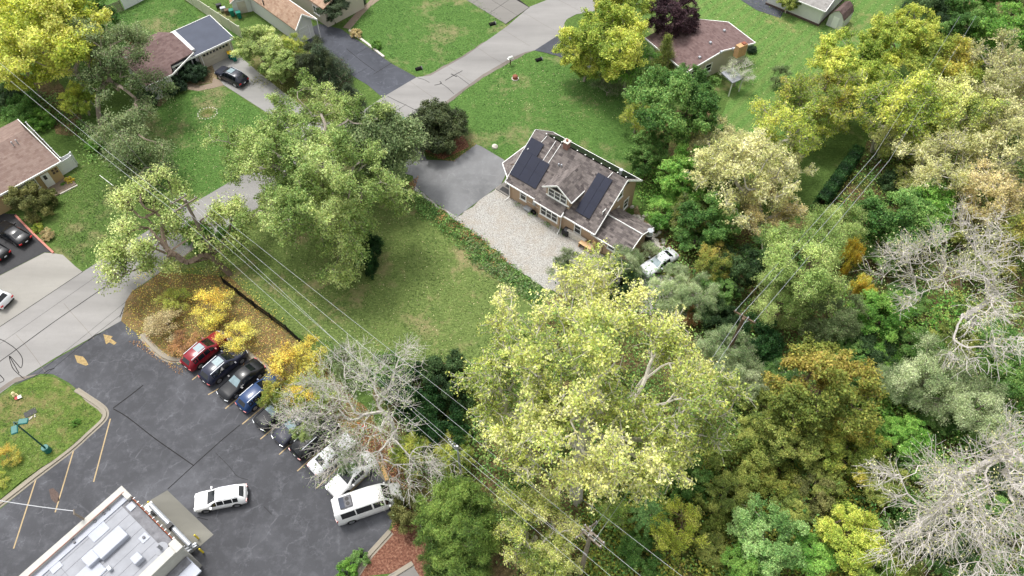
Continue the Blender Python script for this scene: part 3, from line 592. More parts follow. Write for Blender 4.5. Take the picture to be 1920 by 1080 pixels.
# ============================================================ buildings
class Frame:
    """local axes for a building: origin, x along the front, y back from it"""
    def __init__(s, o, xdir, flip=None):
        s.o = Vector((o.x, o.y, 0)); x = Vector((xdir.x, xdir.y, 0)).normalized(); y = Vector((-x.y, x.x, 0)); s.x = x; s.y = y; s.rz = math.atan2(x.y, x.x)
    def loc(s, px, py, z):
        p = P(px, py, z) - s.o; return (p.dot(s.x), p.dot(s.y))
def house(fr, name, label, cat='house'): return empty(name, fr.o, fr.rz, label, cat)
def roof(parent, mat, planes, t=.16, name='roof', trim=None):
    m = MB()
    for pl in planes: m.slab(pl, t)
    o = m.build(name, M[mat], parent, uv=True)
    return o
def trimline(parent, edges, w=.16, h=.2, name='fascia', mat='trim_white'):
    o = None
    for a, b in edges: m = MB(); m.bar(a, b, w, h); o = m.build(name, M[mat], parent)
    return o
WIN = {}
def window(parent, c, ang, w, h, sashes=1, mull=True, name='window', blind=False, trim=.12):
    """c = centre on the wall, ang = direction the window faces in the house frame"""
    key = (round(w,2), round(h,2), sashes, blind)
    if key not in WIN:
        fm = MB(); W = w; 
        fm.box(-W/2-trim, -.0, -h/2-trim, W/2+trim, .05, -h/2); fm.box(-W/2-trim-.03, 0, h/2, W/2+trim+.03, .06, h/2+trim); fm.box(-W/2-trim, 0, -h/2, -W/2, .05, h/2); fm.box(W/2, 0, -h/2, W/2+trim, .05, h/2); fm.box(-W/2-trim-.05, .0, -h/2-trim-.05, W/2+trim+.05, .12, -h/2-trim)
        sw = W/sashes
        for k in range(1, sashes): fm.box(-W/2+sw*k-.06, .003, -h/2, -W/2+sw*k+.06, .047, h/2)
        if h > .7:
            for k in range(sashes): fm.box(-W/2+sw*k+.06, .004, -.035, -W/2+sw*(k+1)-.06, .04, .035)
        pm = MB(); pm.box(-sw/2+.03, -.04, -h/2, sw/2-.03, .015, h/2); bm_ = MB(); bm_.box(-sw/2+.1, -.002, .06, sw/2-.1, .018, h/2-.04)
        WIN[key] = (fm.mesh('window'), pm.mesh('pane'), bm_.mesh('blind'), sw)
    fm, pm, bm2, sw = WIN[key]; o = link(name, fm, M['trim_white'], parent, c, ang)
    for k in range(sashes):
        link('pane', pm, M['pane_dark'], o, (-w/2+sw*(k+.5), 0, 0))
        if blind: link('blind', bm2, M['blind'], o, (-w/2+sw*(k+.5), 0, 0))
    return o
FRONT = math.pi; RIGHT = -math.pi/2; LEFT = math.pi/2; BACK = 0.   # local +y of a window is its outside
# ---- main tan house
fr = Frame(P(958.3,371.4), P(1108.9,461.7)-P(958.3,371.4)); H_ = house(fr, 'tan_house', 'tan two-storey house with solar panels on its brown shingle roof beside the gravel yard')
Lh, Dh, RY, RZ = 11.8, 8.3, 5.15, 6.9; EF, EB = 3.15, 4.3; kf = (RZ-EF)/RY; kb = (RZ-EB)/(Dh-RY)
def zf(y): return EF + kf*y
m = MB()
m.quad((0,0,0),(Lh,0,0),(Lh,0,EF-.12),(0,0,EF-.12)); m.quad((Lh,0,0),(Lh,Dh,0),(Lh,Dh,EB-.12),(Lh,RY,RZ-.15),(Lh,0,EF-.12)); m.quad((0,0,0),(0,0,EF-.12),(0,RY,RZ-.15),(0,Dh,EB-.12),(0,Dh,0)); m.quad((0,Dh,0),(0,Dh,EB-.12),(Lh,Dh,EB-.12),(Lh,Dh,0))
m.build('wall', M['siding_tan'], H_)
ro = roof(H_, 'shingle_grey_brown', [[(-.5,-.4,zf(-.4)),(Lh+.45,-.4,zf(-.4)),(Lh+.45,RY,RZ),(-.5,RY,RZ)], [(-.5,RY,RZ),(Lh+.45,RY,RZ),(Lh+.45,Dh+.45,EB-.35),(-.5,Dh+.45,EB-.35)]])
trimline(H_, [((-.5,-.46,zf(-.4)-.1),(4.0,-.46,zf(-.4)-.1)), ((7.9,-.46,zf(-.4)-.1),(Lh+.45,-.46,zf(-.4)-.1))], .14, .15, 'gutter')
trimline(H_, [((Lh+.5,-.45,zf(-.45)-.08),(Lh+.5,RY,RZ-.08)), ((Lh+.5,RY,RZ-.08),(Lh+.5,Dh+.5,EB-.42)), ((-.55,-.45,zf(-.45)-.08),(-.55,RY,RZ-.08)), ((-.55,RY,RZ-.08),(-.55,Dh+.5,EB-.42)), ((-.5,Dh+.5,EB-.45),(Lh+.45,Dh+.5,EB-.45))], .07, .2)
m = MB(); m.slab([(Lh+.02,3.1,5.25),(Lh+.02,7.0,5.35),(Lh+.02,RY,RZ-.2)], .02); m = MB(); m.v = [(Lh+.03,3.0,5.15),(Lh+.03,7.15,5.1),(Lh+.03,RY,RZ-.2),(Lh+.0,3.0,5.15),(Lh+.0,7.15,5.1),(Lh+.0,RY,RZ-.2)]; m.f = [(0,1,2),(3,5,4),(0,3,4,1),(1,4,5,2),(2,5,3,0)]
m.build('gable_cladding', M['dark_cladding'], H_)
# bay and its little roof
m = MB(); m.quad((4.36,-.32,0),(7.4,-.32,0),(7.4,-.32,2.85),(4.36,-.32,2.85)); m.quad((7.4,-.32,0),(7.4,0,0),(7.4,0,3.1),(7.4,-.32,2.85)); m.quad((4.36,0,0),(4.36,-.32,0),(4.36,-.32,2.85),(4.36,0,3.1)); bay = m.build('bay', M['siding_tan'], H_)
roof(H_, 'shingle_grey_brown', [[(3.95,-.75,2.9),(7.85,-.75,2.9),(7.85,.3,3.82),(3.95,.3,3.82)]], .12, 'bay_roof'); trimline(H_, [((3.95,-.79,2.83),(7.85,-.79,2.83)), ((7.88,-.78,2.85),(7.88,-.3,3.22))], .12, .14, 'gutter')
window(bay, (5.88,-.32,1.62), FRONT, 2.3, 1.25, 3, blind=False)
# dormer
DX0, DX1, DY, DE, DP = 4.92, 8.15, .28, 5.25, 6.35; DM = (DX0+DX1)/2
def back(z): return (z-EF)/kf
m = MB(); m.quad((DX0,DY,3.3),(DX1,DY,3.3),(DX1,DY,DE),(DM,DY,DP-.12),(DX0,DY,DE)); m.quad((DX1,DY,3.3),(DX1,back(DE),DE),(DX1,DY,DE)); m.quad((DX0,DY,3.3),(DX0,DY,DE),(DX0,back(DE),DE)); dm = m.build('dormer', M['siding_tan'], H_)
DL = .42; ez = DE-.16
roof(dm, 'shingle_grey_brown', [[(DX0-DL,DY-.22,ez-.12),(DM,DY-.22,DP),(DM,back(DP)+.3,DP),(DX0-DL,back(ez)+.1,ez-.12)], [(DM,DY-.22,DP),(DX1+DL,DY-.22,ez-.12),(DX1+DL,back(ez)+.1,ez-.12),(DM,back(DP)+.3,DP)]], .1, 'dormer_roof')
trimline(dm, [((DX0-DL,DY-.25,ez-.2),(DM,DY-.25,DP-.08)), ((DM,DY-.25,DP-.08),(DX1+DL,DY-.25,ez-.2)), ((DX1+DL+.03,DY-.22,ez-.2),(DX1+DL+.03,back(ez)-.2,ez-.2)), ((DX0,DY-.03,3.86),(DX1,DY-.03,3.86))], .07, .17, 'dormer_trim')
m = MB(); m.v = [(DX0+.1,DY-.03,DE-.02),(DX1-.1,DY-.03,DE-.02),(DM,DY-.03,DP-.2),(DX0+.1,DY,DE-.02),(DX1-.1,DY,DE-.02),(DM,DY,DP-.2)]; m.f = [(0,1,2),(3,5,4),(0,3,4,1),(1,4,5,2),(2,5,3,0)]; m.build('dormer_gable', M['dark_cladding'], dm)
window(dm, (DM-.05,DY-.01,4.5), FRONT, 2.4, 1.05, 3)
for c, w_, h_ in (((1.85,-.01,1.75),.72,1.35), ((9.75,-.01,1.55),.75,1.3)): window(H_, c, FRONT, w_, h_)
for y_, z_, w_, h_ in ((1.9,4.0,.75,1.05),(4.9,4.65,.8,1.25),(4.6,1.7,.8,1.35),(6.5,4.0,.01,.01),(6.6,1.6,.8,1.3)):
    if w_ > .1: window(H_, (Lh+.01,y_,z_), RIGHT, w_, h_)
window(H_, (-.01,3.6,5.0), LEFT, .8, 1.1); window(H_, (3,Dh+.01,2.6), BACK, .9, 1.3); window(H_, (8.6,Dh+.01,2.6), BACK, .9, 1.3)
trimline(H_, [((-.04,-.04,0),(-.04,-.04,3.0)), ((3.55,-.03,.1),(3.55,-.03,3.0))], .1, .1, 'corner_board', 'siding_tan')
m = MB(); m.tube([(-.35,-.5,2.95),(-.12,-.14,2.6),(-.12,-.14,.35),(-.25,-.7,.1)], .055); m.build('downspout', M['trim_white'], H_); m = MB(); m.tube([(7.75,-.75,2.8),(7.6,-.3,2.5),(7.6,-.4,.4),(7.75,-1.1,.1)], .055); m.build('downspout', M['trim_white'], H_)
m = MB(); m.box(3.35,-.14,1.25,3.75,0,1.95); m.build('meter_box', M['metal_grey'], H_); m = MB(); m.bar((2.5,-.03,1.2),(4.3,-.03,1.1),.03); m.build('cable_run', M['trim_white'], H_); m = MB(); m.bar((7.9,-.03,2.55),(11.8,-.03,2.0),.05); m.build('cable_run', M['trim_white'], H_); m = MB(); m.bar((11.8,-.03,1.95),(15.6,-.06,.9),.05); m.build('cable_run', M['trim_white'], H_)
# entry porch at the left end
m = MB(); m.quad((-2.3,1.9,0),(0,1.9,0),(0,1.9,4.2),(-2.3,1.9,2.8)); m.quad((-2.3,5.6,0),(-2.3,1.9,0),(-2.3,1.9,2.8),(-2.3,5.6,2.8)); m.quad((0,5.6,0),(-2.3,5.6,0),(-2.3,5.6,2.8),(0,5.6,4.2)); en = m.build('entry', M['siding_tan'], H_)
roof(en, 'shingle_grey_brown', [[(-2.65,1.7,2.85),(-.3,-.1,3.1),(0,.9,3.85),(-.02,3.7,5.8),(-.02,5.9,4.1),(-2.35,5.9,2.85)]], .12, 'entry_roof'); trimline(en, [((-2.7,1.7,2.78),(-2.4,5.9,2.78)), ((-2.68,1.66,2.78),(-.4,-.12,3.02))], .09, .16, 'gutter')
window(en, (-1.15,1.89,1.6), FRONT, .5, 1.2)
m = MB(); m.box(-2.3,-.1,0,-.15,1.9,.16); m.build('stoop', M['slab_concrete'], H_); m = MB(); m.box(-1.9,.1,.163,-.4,.75,.18); m.build('door_mat', M['black_plastic'], H_); m = MB(); m.box(-1.7,.95,.163,-.4,1.6,.18); m.build('door_mat', M['black_plastic'], H_)
# rear extension on the right
m = MB(); m.quad((Lh,-.02,0),(16.2,-.02,0),(16.2,-.02,2.35),(Lh,-.02,2.35)); m.quad((16.2,-.02,0),(16.2,4.6,0),(16.2,4.6,2.3),(16.2,2.3,3.3),(16.2,-.02,2.35)); m.quad((16.2,4.6,0),(Lh,4.6,0),(Lh,4.6,2.3),(16.2,4.6,2.3)); ex = m.build('extension', M['siding_tan'], H_)
roof(ex, 'shingle_grey_brown', [[(Lh+.02,-.3,2.4),(16.6,-.3,2.4),(16.6,2.3,3.5),(Lh+.02,2.3,3.5)], [(Lh+.02,2.3,3.5),(16.6,2.3,3.5),(16.6,4.9,2.4),(Lh+.02,4.9,2.4)]], .12, 'extension_roof')
trimline(ex, [((Lh-.1,-.34,2.33),(16.6,-.34,2.33)), ((16.64,-.3,2.33),(16.64,2.3,3.43)), ((16.64,2.3,3.43),(16.64,4.9,2.33)), ((Lh+.1,0,2.6),(Lh+.1,2.3,3.56)), ((Lh+.1,2.32,3.56),(16.6,2.32,3.56))], .08, .12, 'extension_trim'); window(ex, (14.35,-.03,1.75), FRONT, .8, .55); trimline(ex, [((13.3,-.04,0),(13.3,-.04,2.3))], .05, .05, 'joint_strip', 'wood_brown')
m = MB(); m.tube([(16.75,3.9,2.3),(16.75,3.9,2.9)], .35, 14); m.build('vent_drum', M['metal_grey'], H_)
# roof furniture
def onf(x, y, dz=0): return (x, y, zf(y)+dz)
m = MB(); m.cbox((3.95,5.15,7.15),(.62,.62,1.0)); ch = m.build('chimney', M['brick_red'], H_); m = MB(); m.cbox((3.95,5.15,7.69),(.74,.74,.1)); m.build('chimney_cap', M['stone_pale'], ch); m = MB(); m.tube([(3.95,5.15,7.7),(3.95,5.15,7.95)], .14); m.build('flue', M['hydrant_red'], ch)
m = MB(); m.tube([(11.1,5.5,6.4),(11.1,5.5,7.3)], .13, 10); m.tube([(11.1,5.5,7.3),(11.1,5.5,7.5)], .22, 10); m.build('stovepipe', M['metal_grey'], H_)
m = MB(); m.tube([onf(4.3,3.3,-.1),onf(4.3,3.3,.3)], .09, 8); m.tube([onf(4.65,3.35,-.1),onf(4.65,3.35,.3)], .09, 8); m.build('vent_pipe', M['metal_grey'], H_)
m = MB()
for a, b in (((1.15,5.1),(.95,4.35)), ((2.45,5.1),(2.3,2.9)), ((3.2,5.1),(3.05,2.9)), ((10.35,5.1),(10.15,4.4))): m.bar(onf(*a,.05), onf(*b,.05), .06, .05)
m.build('conduit', M['trim_white'], H_)
nf = Vector((0,-kf,1)).normalized(); sl_ = math.sqrt(1+kf*kf)
def panels(x0, rows, pw, y0, ph, skew=0.):
    """rows: (first, count, gap) per course counted from the eave"""
    mm = MB(); t = .05; dy = ph/sl_
    mm.slab([(.012,0,.0),(pw-.012,0,0),(pw-.012,dy*.992,kf*dy*.992),(.012,dy*.992,kf*dy*.992)], t); me = mm.mesh('solar_panel')
    for r, (a, n) in enumerate(rows):
        for k in range(n):
            o = link('solar_panel', me, M['solar_cell'], H_, (x0+(a+k)*pw+skew*r, y0+dy*r, zf(y0+dy*r)+.16))
mm = MB()
panels(-.5, [(0,3),(0,3),(0,1.5)][:2], 1.28, .32, 1.62); panels(-.47, [(0,1)], 1.9, .32+2*1.62/sl_, 1.66)
panels(8.88, [(0,2),(0,2),(0,2)], .98, .42, 1.65)
# black rear array
mm = MB(); ly = (Dh-.2-RY-.25); me = None
for k in range(10):
    x0 = .9+k*1.1; a = Vector((x0,RY+.3,RZ-kb*.3+.2)); b = Vector((x0+1.06,RY+.3,RZ-kb*.3+.2)); c = Vector((x0+1.06,RY+3.0,RZ-kb*3+.2)); d = Vector((x0,RY+3.0,RZ-kb*3+.2)); q = MB(); q.slab([a,b,c,d], .05); q.build('solar_panel', M['solar_black'], H_)
m = MB()
for k in range(11): m.cbox((.9+k*1.1,RY+.22,RZ+.05),(.12,.12,.06))
m.build('panel_clamps', M['trim_white'], H_)
m = MB(); m.box(8.6,-.5,0,11.2,-.12,.9); m.build('plinth', M['stone_pale'], H_, bevel=.05)
# ---- commercial building, bottom left
RB = 5.2; c0 = P(227.6,913.5,RB); fr = Frame(c0, P(339,1026,RB)-c0)
bx = (P(339,1026,RB)-c0).length; K = house(fr, 'flat_roofed_shop', 'pale flat-roofed commercial building with rooftop units at the corner of the car park', 'building'); yb = -22
m = MB(); m.quad((0,0,0),(0,0,RB-.1),(bx,0,RB-.1),(bx,0,0)); m.quad((bx,0,0),(bx,0,RB-.1),(bx,yb,RB-.1),(bx,yb,0)); m.quad((0,yb,0),(0,yb,RB-.1),(0,0,RB-.1),(0,0,0)); m.build('wall', M['parapet'], K)
# local y points away from road side; building lies at y<0 (towards the lower left)
rf = MB(); rf.box(.1,yb,RB-.5,bx-.1,-.1,RB-.45); rf.build('roof_deck', M['stain'], K)
PW = 1.0
ns = int((bx-.9)/PW); sheetlen = 6.0; me = None
for i in range(ns+1):
    for j in range(4):
        q = MB(); y1 = -.95-j*sheetlen; q.box(.45+i*(bx-.9)/(ns+1)+.015, y1-sheetlen+.015, 0, .45+(i+1)*(bx-.9)/(ns+1)-.015, y1-.015, .02)
        if me is None or True: o = q.build('roof_sheet', M['membrane'], K); o.location.z = RB-.45+random.uniform(0,.006)
par = MB(); par.box(-.1,yb,RB-.5,.5,0.1,RB+.02); par.build('parapet', M['parapet'], K, bevel=.02)
q = MB(); q.box(.5,yb,RB-.5,1.1,-.2,RB-.33); q.build('edge_flashing', M['membrane_pale'], K); q = MB(); q.bar((.52,yb,RB+.03),(.52,-.1,RB+.03),.05,.04); q.build('copper_strip', M['hydrant_red'], K)
q = MB(); q.box(-.1,-.35,RB-.5,.0+1.3,.1,RB+.03); q.box(bx-1.0,-.5,RB-.5,bx+.1,.15,RB+.03); q.build('parapet', M['parapet'], K, bevel=.02)
q = MB(); q.box(1.3,-.05,RB-.3,bx-1,.05,RB-.22); q.build('red_coping', M['hydrant_red'], K)
q = MB(); 
for i in range(11): q.cbox((1.5+i*(bx-2.7)/10,.08,RB-.22),(.06,.2,.05))
q.build('coping_bracket', M['paint_white'], K)
q = MB(); q.tube([(1.6,.55,2.6),(bx-.9,.5,2.6)], .22, 10); q.build('duct', M['metal_grey'], K); q = MB(); q.box(bx*.55,.2,2.4,bx*.55+.4,.7,3.1); q.build('wall_box', M['black_plastic'], K)
# parapet crossing to lower canopy
q = MB(); q.box(bx-.75,yb,RB-.5,bx+.05,-.5,RB+.06); q.build('parapet', M['parapet'], K, bevel=.02)
q = MB(); q.box(bx+.05,yb,RB-2.0,bx+1.9,-.2,RB-1.8); q.build('canopy', M['membrane_pale'], K); q = MB(); q.box(bx+.06,yb,RB-1.79,bx+.75,-.3,RB-1.7); q.build('canopy_gutter', M['stain'], K); q = MB(); q.box(bx+1.2,yb,0,bx+1.85,-1.0,RB-2.0); q.build('brick_pier', M['brick_red'], K)
def rp(px, py, z=RB-.4): return fr.loc(px, py, z)
def unit_box(px, py, sx, sy, h, mat='membrane_pale', name='rooftop_unit', z=RB-.42):
    x, y = rp(px, py, z+h); q = MB(); q.box(x-sx/2, y-sy/2, z, x+sx/2, y+sy/2, z+h); return q.build(name, M[mat], K, bevel=.04)
def cr(x, y): return (x/4.174, 880+y/4.174)
a_ = unit_box(*cr(860,568), 1.25, 2.5, .55, name='skylight'); unit_box(*cr(703,692), 1.1, 1.0, .5); unit_box(*cr(1065,692), .75, .75, .65); unit_box(*cr(700,820), 1.6, 2.1, .08, 'membrane_pale', 'roof_patch'); unit_box(*cr(755,470), 1.6, 1.5, .05, 'membrane_pale', 'roof_patch'); unit_box(*cr(430,758), .9, .9, .05, 'membrane_pale', 'roof_patch'); unit_box(*cr(1128,535), .7, .7, .05, 'membrane_pale', 'roof_patch'); unit_box(*cr(1025,290), .7, .6, .05, 'membrane_pale', 'roof_patch'); unit_box(*cr(850,772), .45, .3, .4, 'metal_grey', 'roof_vent'); unit_box(*cr(800,800), .15, 1.2, .1, 'metal_grey', 'conduit')
x, y = rp(*cr(1262,620)); q = MB(); q.tube([(x,y,RB-.4),(x,y,RB+.5)], .13, 10); q.tube([(x,y,RB-.43),(x,y,RB-.38)], .55, 14); q.build('exhaust_stack', M['membrane'], K)
x, y = rp(*cr(1128,535)); q = MB(); q.tube([(x,y,RB-.4),(x,y,RB-.25)], .12, 10); q.build('drain', M['stain'], K)
for a in ((588,575),(820,350),(750,410),(858,315),(575,550)):
    x, y = rp(*cr(*a)); q = MB(); q.tube([(x,y,RB-.35),(x,y,RB-.2)], .1, 8); q.build('scupper', M['stain'], K)
x, y = rp(*cr(660,395), RB); q = MB(); q.tube([(x-.1,y,RB),(x-.25,y-.1,RB+1.3)], .09, 8); q.tube([(x-.25,y-.1,RB+1.3),(x-.45,y+.1,RB+1.45)], .06, 8); q.build('service_mast', M['wood_grey'], K)
mast_top = fr.o + fr.x*(x-.4) + fr.y*(y) + Vector((0,0,RB+1.4))
sheet('loading_pad', [(314,919.5),(400.6,1002.7),(352,1044),(262,950)], .040, 'pad_concrete')
# ---- gas meter behind bollards
fb = P(362,1032); e = empty('gas_meter_set', fb, .6, 'grey gas meter pipework by the yellow bollards on the concrete pad', 'gas meter')
q = MB(); q.box(-.45,-.25,.3,.1,.2,.8); q.box(.2,-.2,.4,.55,.15,.85); q.build('meter', M['metal_grey'], e); q = MB(); q.tube([(-.6,0,0),(-.6,0,.9),(.6,0,.9),(.6,0,0)], .06, 6); q.tube([(-.3,.25,.1),(-.3,.25,1.1)], .05, 6); q.build('pipe', M['metal_grey'], e)
for (px, py), lb in (((351,1020),'yellow steel bollard nearest the tan wall, beside the gas meter'), ((372,1010),'tall yellow bollard behind the gas meter on the loading pad'), ((381,1036),'yellow bollard at the outer corner of the loading pad'), ((282,945),'short yellow bollard by the grey unit on the loading pad')):
    b = P(px, py); h = .6 if px == 282 else 1.05; q = MB(); q.tube([(0,0,0),(0,0,h-.06),(0,0,h)], [.085,.085,.05], 12); o = q.build('bollard', M['bollard_yellow'], smooth=False); o.location = b; tag(o, lb, 'bollard', 'yellow bollards round the loading pad')
q = MB(); q.box(-.45,-.35,0,.45,.35,.75); o = q.build('cabinet_body', M['metal_grey'], bevel=.03); e = empty('utility_cabinet', P(285,958), .8, 'grey utility cabinet standing on the loading pad beside the shop wall', 'cabinet'); o.parent = e; q = MB(); q.box(-.5,-.4,.75,.5,.4,.8); q.build('lid', M['trim_white'], e)
# ---- house at the left edge
z0 = 2.9; a, b = P(0,365,z0), P(113,302.5,z0); fr = Frame(a, b-a); Hn = house(fr, 'ochre_house', 'ochre bungalow with brown shingle roof at the left edge above the black sedan')
xr = (b-a).length; rx, ry = fr.loc(46.5,243.5,4.9); xl = -14
ry = max(ry, 3.5); roof(Hn, 'shingle_brown', [[(xl,0,z0),(xr,0,z0),(rx,ry,4.9),(xl,ry,4.9)], [(xl,ry,4.9),(rx,ry,4.9),(xr,ry*2,z0),(xl,ry*2,z0)], [(xr,0,z0),(xr,2*ry,z0),(rx,ry,4.9)]], .14)
trimline(Hn, [((xl,-.05,z0-.08),(xr+.05,-.05,z0-.08)), ((xr+.04,-.05,z0-.08),(xr+.04,ry*2,z0-.08))], .12, .2)
m = MB(); m.box(xl,.55,0,xr-.55,ry*2-.5,z0-.14); m.build('wall', M['siding_ochre'], Hn)
def wx(px, py, z): return fr.loc(px, py, z)[0]
xw = wx(30,350,1.5); wn = window(Hn, (wx(33,346,1.5),.54,1.5), FRONT, 3.3, 1.35, 3, blind=True)
dx = wx(86,334,1.1); m = MB(); m.box(dx-.5,.46,0,dx+.5,.55,2.1); d_ = m.build('door', M['trim_white'], Hn); m = MB(); m.box(dx-.25,.44,1.3,dx+.1,.475,1.9); m.build('pane', M['pane_dark'], d_)
m = MB(); xd = wx(100,318,1.7)
for i in (0,1):
    for j in (0,1): m.cbox((xd-.2+i*.4,.52,1.5+j*.4),(.26,.06,.26))
m.build('wall_planters', M['brick_dark'], Hn)
m = MB(); m.box(dx-.6,-1.4,0,xr-.1,.5,.15); m.build('stoop', M['path_concrete'], Hn); window(Hn, (-3,.54,1.6), FRONT, 1.4, 1.1, 2)
for px, py in ((25,272),(33,268)):
    x, y = fr.loc(px,py,4.6); m = MB(); m.tube([(x,y,4.3),(x,y,5.1)], .07, 8); m.build('vent_pipe', M['metal_grey'], Hn)
# ---- house with garage, upper left
z1 = 2.75; def_c = lambda x, y: (200+x/5.4, y/5.4)
a, b = P(*def_c(925,540), z1), P(*def_c(1278,376), z1); fr = Frame(a, b-a); Hc = house(fr, 'garage_house', 'white ranch house with red-brown roof and flat grey garage roof, dark SUV on its driveway'); gx = (b-a).length; gy = fr.loc(*def_c(1005,193), z1)[1]
xs = fr.loc(*def_c(650,670), z1)[0]; xm = fr.loc(*def_c(660,350), z1+.5)[0]
m = MB(); m.slab([(xs,-.2,z1-.15),(gx,0,z1),(gx,gy,z1+.3),(xm,gy,z1+.3)], .2) if False else m.slab([(xs,-.15,z1-.05),(gx,-.15,z1-.05),(gx,gy,z1+.25),(xs+2.5,gy,z1+.25)], .18); m.build('garage_roof', M['flat_roof'], Hc)
trimline(Hc, [((xs,-.2,z1-.12),(gx,-.2,z1-.12)), ((gx+.05,-.2,z1-.1),(gx+.05,gy,z1+.2)), ((xs+2.5,gy+.05,z1+.2),(gx,gy+.05,z1+.2))], .08, .22)
m = MB(); m.box(.0,.3,0,gx-.35,gy-.3,z1-.2); m.build('garage_wall', M['siding_cream'], Hc)
gd = MB(); gx0, gx1 = .35, gx-.75; gdo = None
m = MB(); m.box(gx0-.12,.2,0,gx0,.3,2.3); m.box(gx1,.2,0,gx1+.12,.3,2.3); m.box(gx0-.12,.2,2.2,gx1+.12,.3,2.32); gdo = m.build('garage_door', M['trim_white'], Hc)
for k in range(4): m = MB(); m.box(gx0+.01,.24,.02+k*.55,gx1-.01,.29,.55*(k+1)); m.build('door_panel', M['siding_cream'], gdo, bevel=.015)
for k in range(8): x0 = gx0+.25+k*(gx1-gx0-.3)/8; m = MB(); m.box(x0,.225,1.75,x0+(gx1-gx0)/8-.22,.245,2.05); m.build('door_pane', M['pane_dark'], gdo)
zr_ = 4.6; p1 = fr.loc(*def_c(870,528), 3.0); p2 = fr.loc(*def_c(605,303), 3.3); p3 = fr.loc(*def_c(190,395), 3.3); p4 = fr.loc(*def_c(570,650), 3.0)
px0, px1 = p3[0]-2.5, p1[0]; yf, ybk = min(p1[1], .2)-.6, p2[1]; ym = (yf+ybk)/2
roof(Hc, 'shingle_red', [[(px0,yf-1.6,2.95),(p4[0],yf-1.6,2.95),(p4[0]+.6,yf,3.2),(px1,yf+.4,3.2),(px1-.5,ym+1,4.3),(px0,ym+1,4.3)], [(px0,ym+1,4.3),(px1-.5,ym+1,4.3),(px1-1.5,ybk,3.5),(px0,ybk,3.5)]], .15)
m = MB(); m.box(px0+.5,yf-1.1,0,p4[0]-.3,ybk-.5,2.85); m.build('wall', M['siding_white'], Hc); m = MB(); m.box(p4[0]-.3,.7,0,.0,ybk-.6,3.1); m.box(p4[0]+.2,yf+.7,2.6,px1-.3,ybk-.6,3.1); m.build('side_wall', M['siding_white'], Hc)
trimline(Hc, [((px0,yf-1.65,2.88),(p4[0],yf-1.65,2.88)), ((p4[0],yf-1.6,2.88),(px1,yf+.35,3.12))], .09, .2)
m = MB(); 
for k in range(5): x0 = p4[0]+1.3+k*.62; m.box(x0,.62,.3,x0+.42,.69,2.3)
m.build('porch_window', M['pane_dark'], Hc); m = MB()
for k in range(6): x0 = p4[0]+1.16+k*.62; m.box(x0,.52,.1,x0+.12,.66,2.5)
m.build('porch_post', M['trim_white'], Hc); m = MB(); m.box(p4[0]+.1,.58,0,p4[0]+.9,.68,2.2); m.build('door', M['pane_dark'], Hc)
x, y = fr.loc(*def_c(200,360), 4.6); m = MB(); m.cbox((x,y,4.3),(.8,.8,1.8)); ch = m.build('chimney', M['brick_tan'], Hc); m = MB(); m.cbox((x,y,5.3),(.45,.45,.25)); m.build('flue', M['hydrant_red'], ch)
x, y = fr.loc(*def_c(293,445), 4.2); m = MB(); m.tube([(x,y,3.6),(x,y,4.5)], .08, 8); m.build('vent_pipe', M['black_plastic'], Hc); x, y = fr.loc(*def_c(205,585), 4.); m = MB(); m.tube([(x,y,3.7),(x-.2,y-.25,4.1)], [.35,.3], 12); m.build('dish', M['metal_grey'], Hc)
# ---- house at the top with tan roof, its shed and wall beyond
c5 = lambda x, y: (380+x/5.4, y/5.4)
a, b = P(*c5(1155,195), 3.0), P(*c5(860,-10), 3.0); fr = Frame(a, a-b); Hd = house(fr, 'tan_roofed_house', 'cream house with tan shingle roof behind the bushy trees at the top edge'); Lx = 13.
# local x runs down-right along the eave, y away from the camera to the upper right; the roof lies at y<0
yy = fr.loc(*c5(890,270), 3.0)[1]; rdg = yy/2; hz = 4.4
roof(Hd, 'shingle_tan', [[(-Lx,0,3.),(0,0,3.),(-.6,rdg,hz),(-Lx,rdg,hz)], [(-Lx,rdg,hz),(-.6,rdg,hz),(0,yy,3.),(-Lx,yy,3.)]], .14)
trimline(Hd, [((-Lx,.05,2.92),(0,.05,2.92)), ((.05,0,2.95),(-.55,rdg,hz-.06)), ((-.55,rdg,hz-.06),(.05,yy,2.95))], .1, .2)
m = MB(); m.v = [(-.9,-.4,0),(-.9,yy+.4,0),(-.9,yy+.4,2.95),(-.9,rdg,hz-.25),(-.9,-.4,2.95),(-Lx,-.4,0),(-Lx,yy+.4,0),(-Lx,yy+.4,2.95),(-Lx,rdg,hz-.25),(-Lx,-.4,2.95)]; m.f = [(0,1,2,3,4),(5,9,8,7,6),(0,4,9,5),(1,6,7,2)]; m.build('wall', M['siding_white'], Hd)
m = MB(); m.box(-.92,yy+.9,0,-.86,-1.0,2.2); gd_ = m.build('garage_door', M['trim_white'], Hd)
for k in range(4): m = MB(); m.box(-.86,yy+1.0,.05+k*.54,-.83,-1.1,.54*(k+1)); m.build('door_panel', M['siding_white'], gd_, bevel=.01)
m = MB(); m.tube([(0,.0,2.9),(0,-.1,0)], .06, 6); m.build('downspout', M['trim_white'], Hd); x, y = fr.loc(*c5(612,22), 4.2); m = MB(); m.tube([(x,y,3.7),(x,y,4.5)], .1, 8); m.build('vent_pipe', M['black_plastic'], Hd)
m = MB(); m.box(-Lx-4,2.2,0,-1.2,9,3.4); m.build('wing', M['siding_cream'], Hd); roof(Hd, 'shingle_tan', [[(-Lx-4,1.8,3.4),(-.8,1.8,3.4),(-.8,5.6,4.8),(-Lx-4,5.6,4.8)], [(-Lx-4,5.6,4.8),(-.8,5.6,4.8),(-.8,9.4,3.4),(-Lx-4,9.4,3.4)]], .14, 'wing_roof'); window(Hd, (-3.5,2.19,1.8), FRONT, 1.2, 1.1, 2)
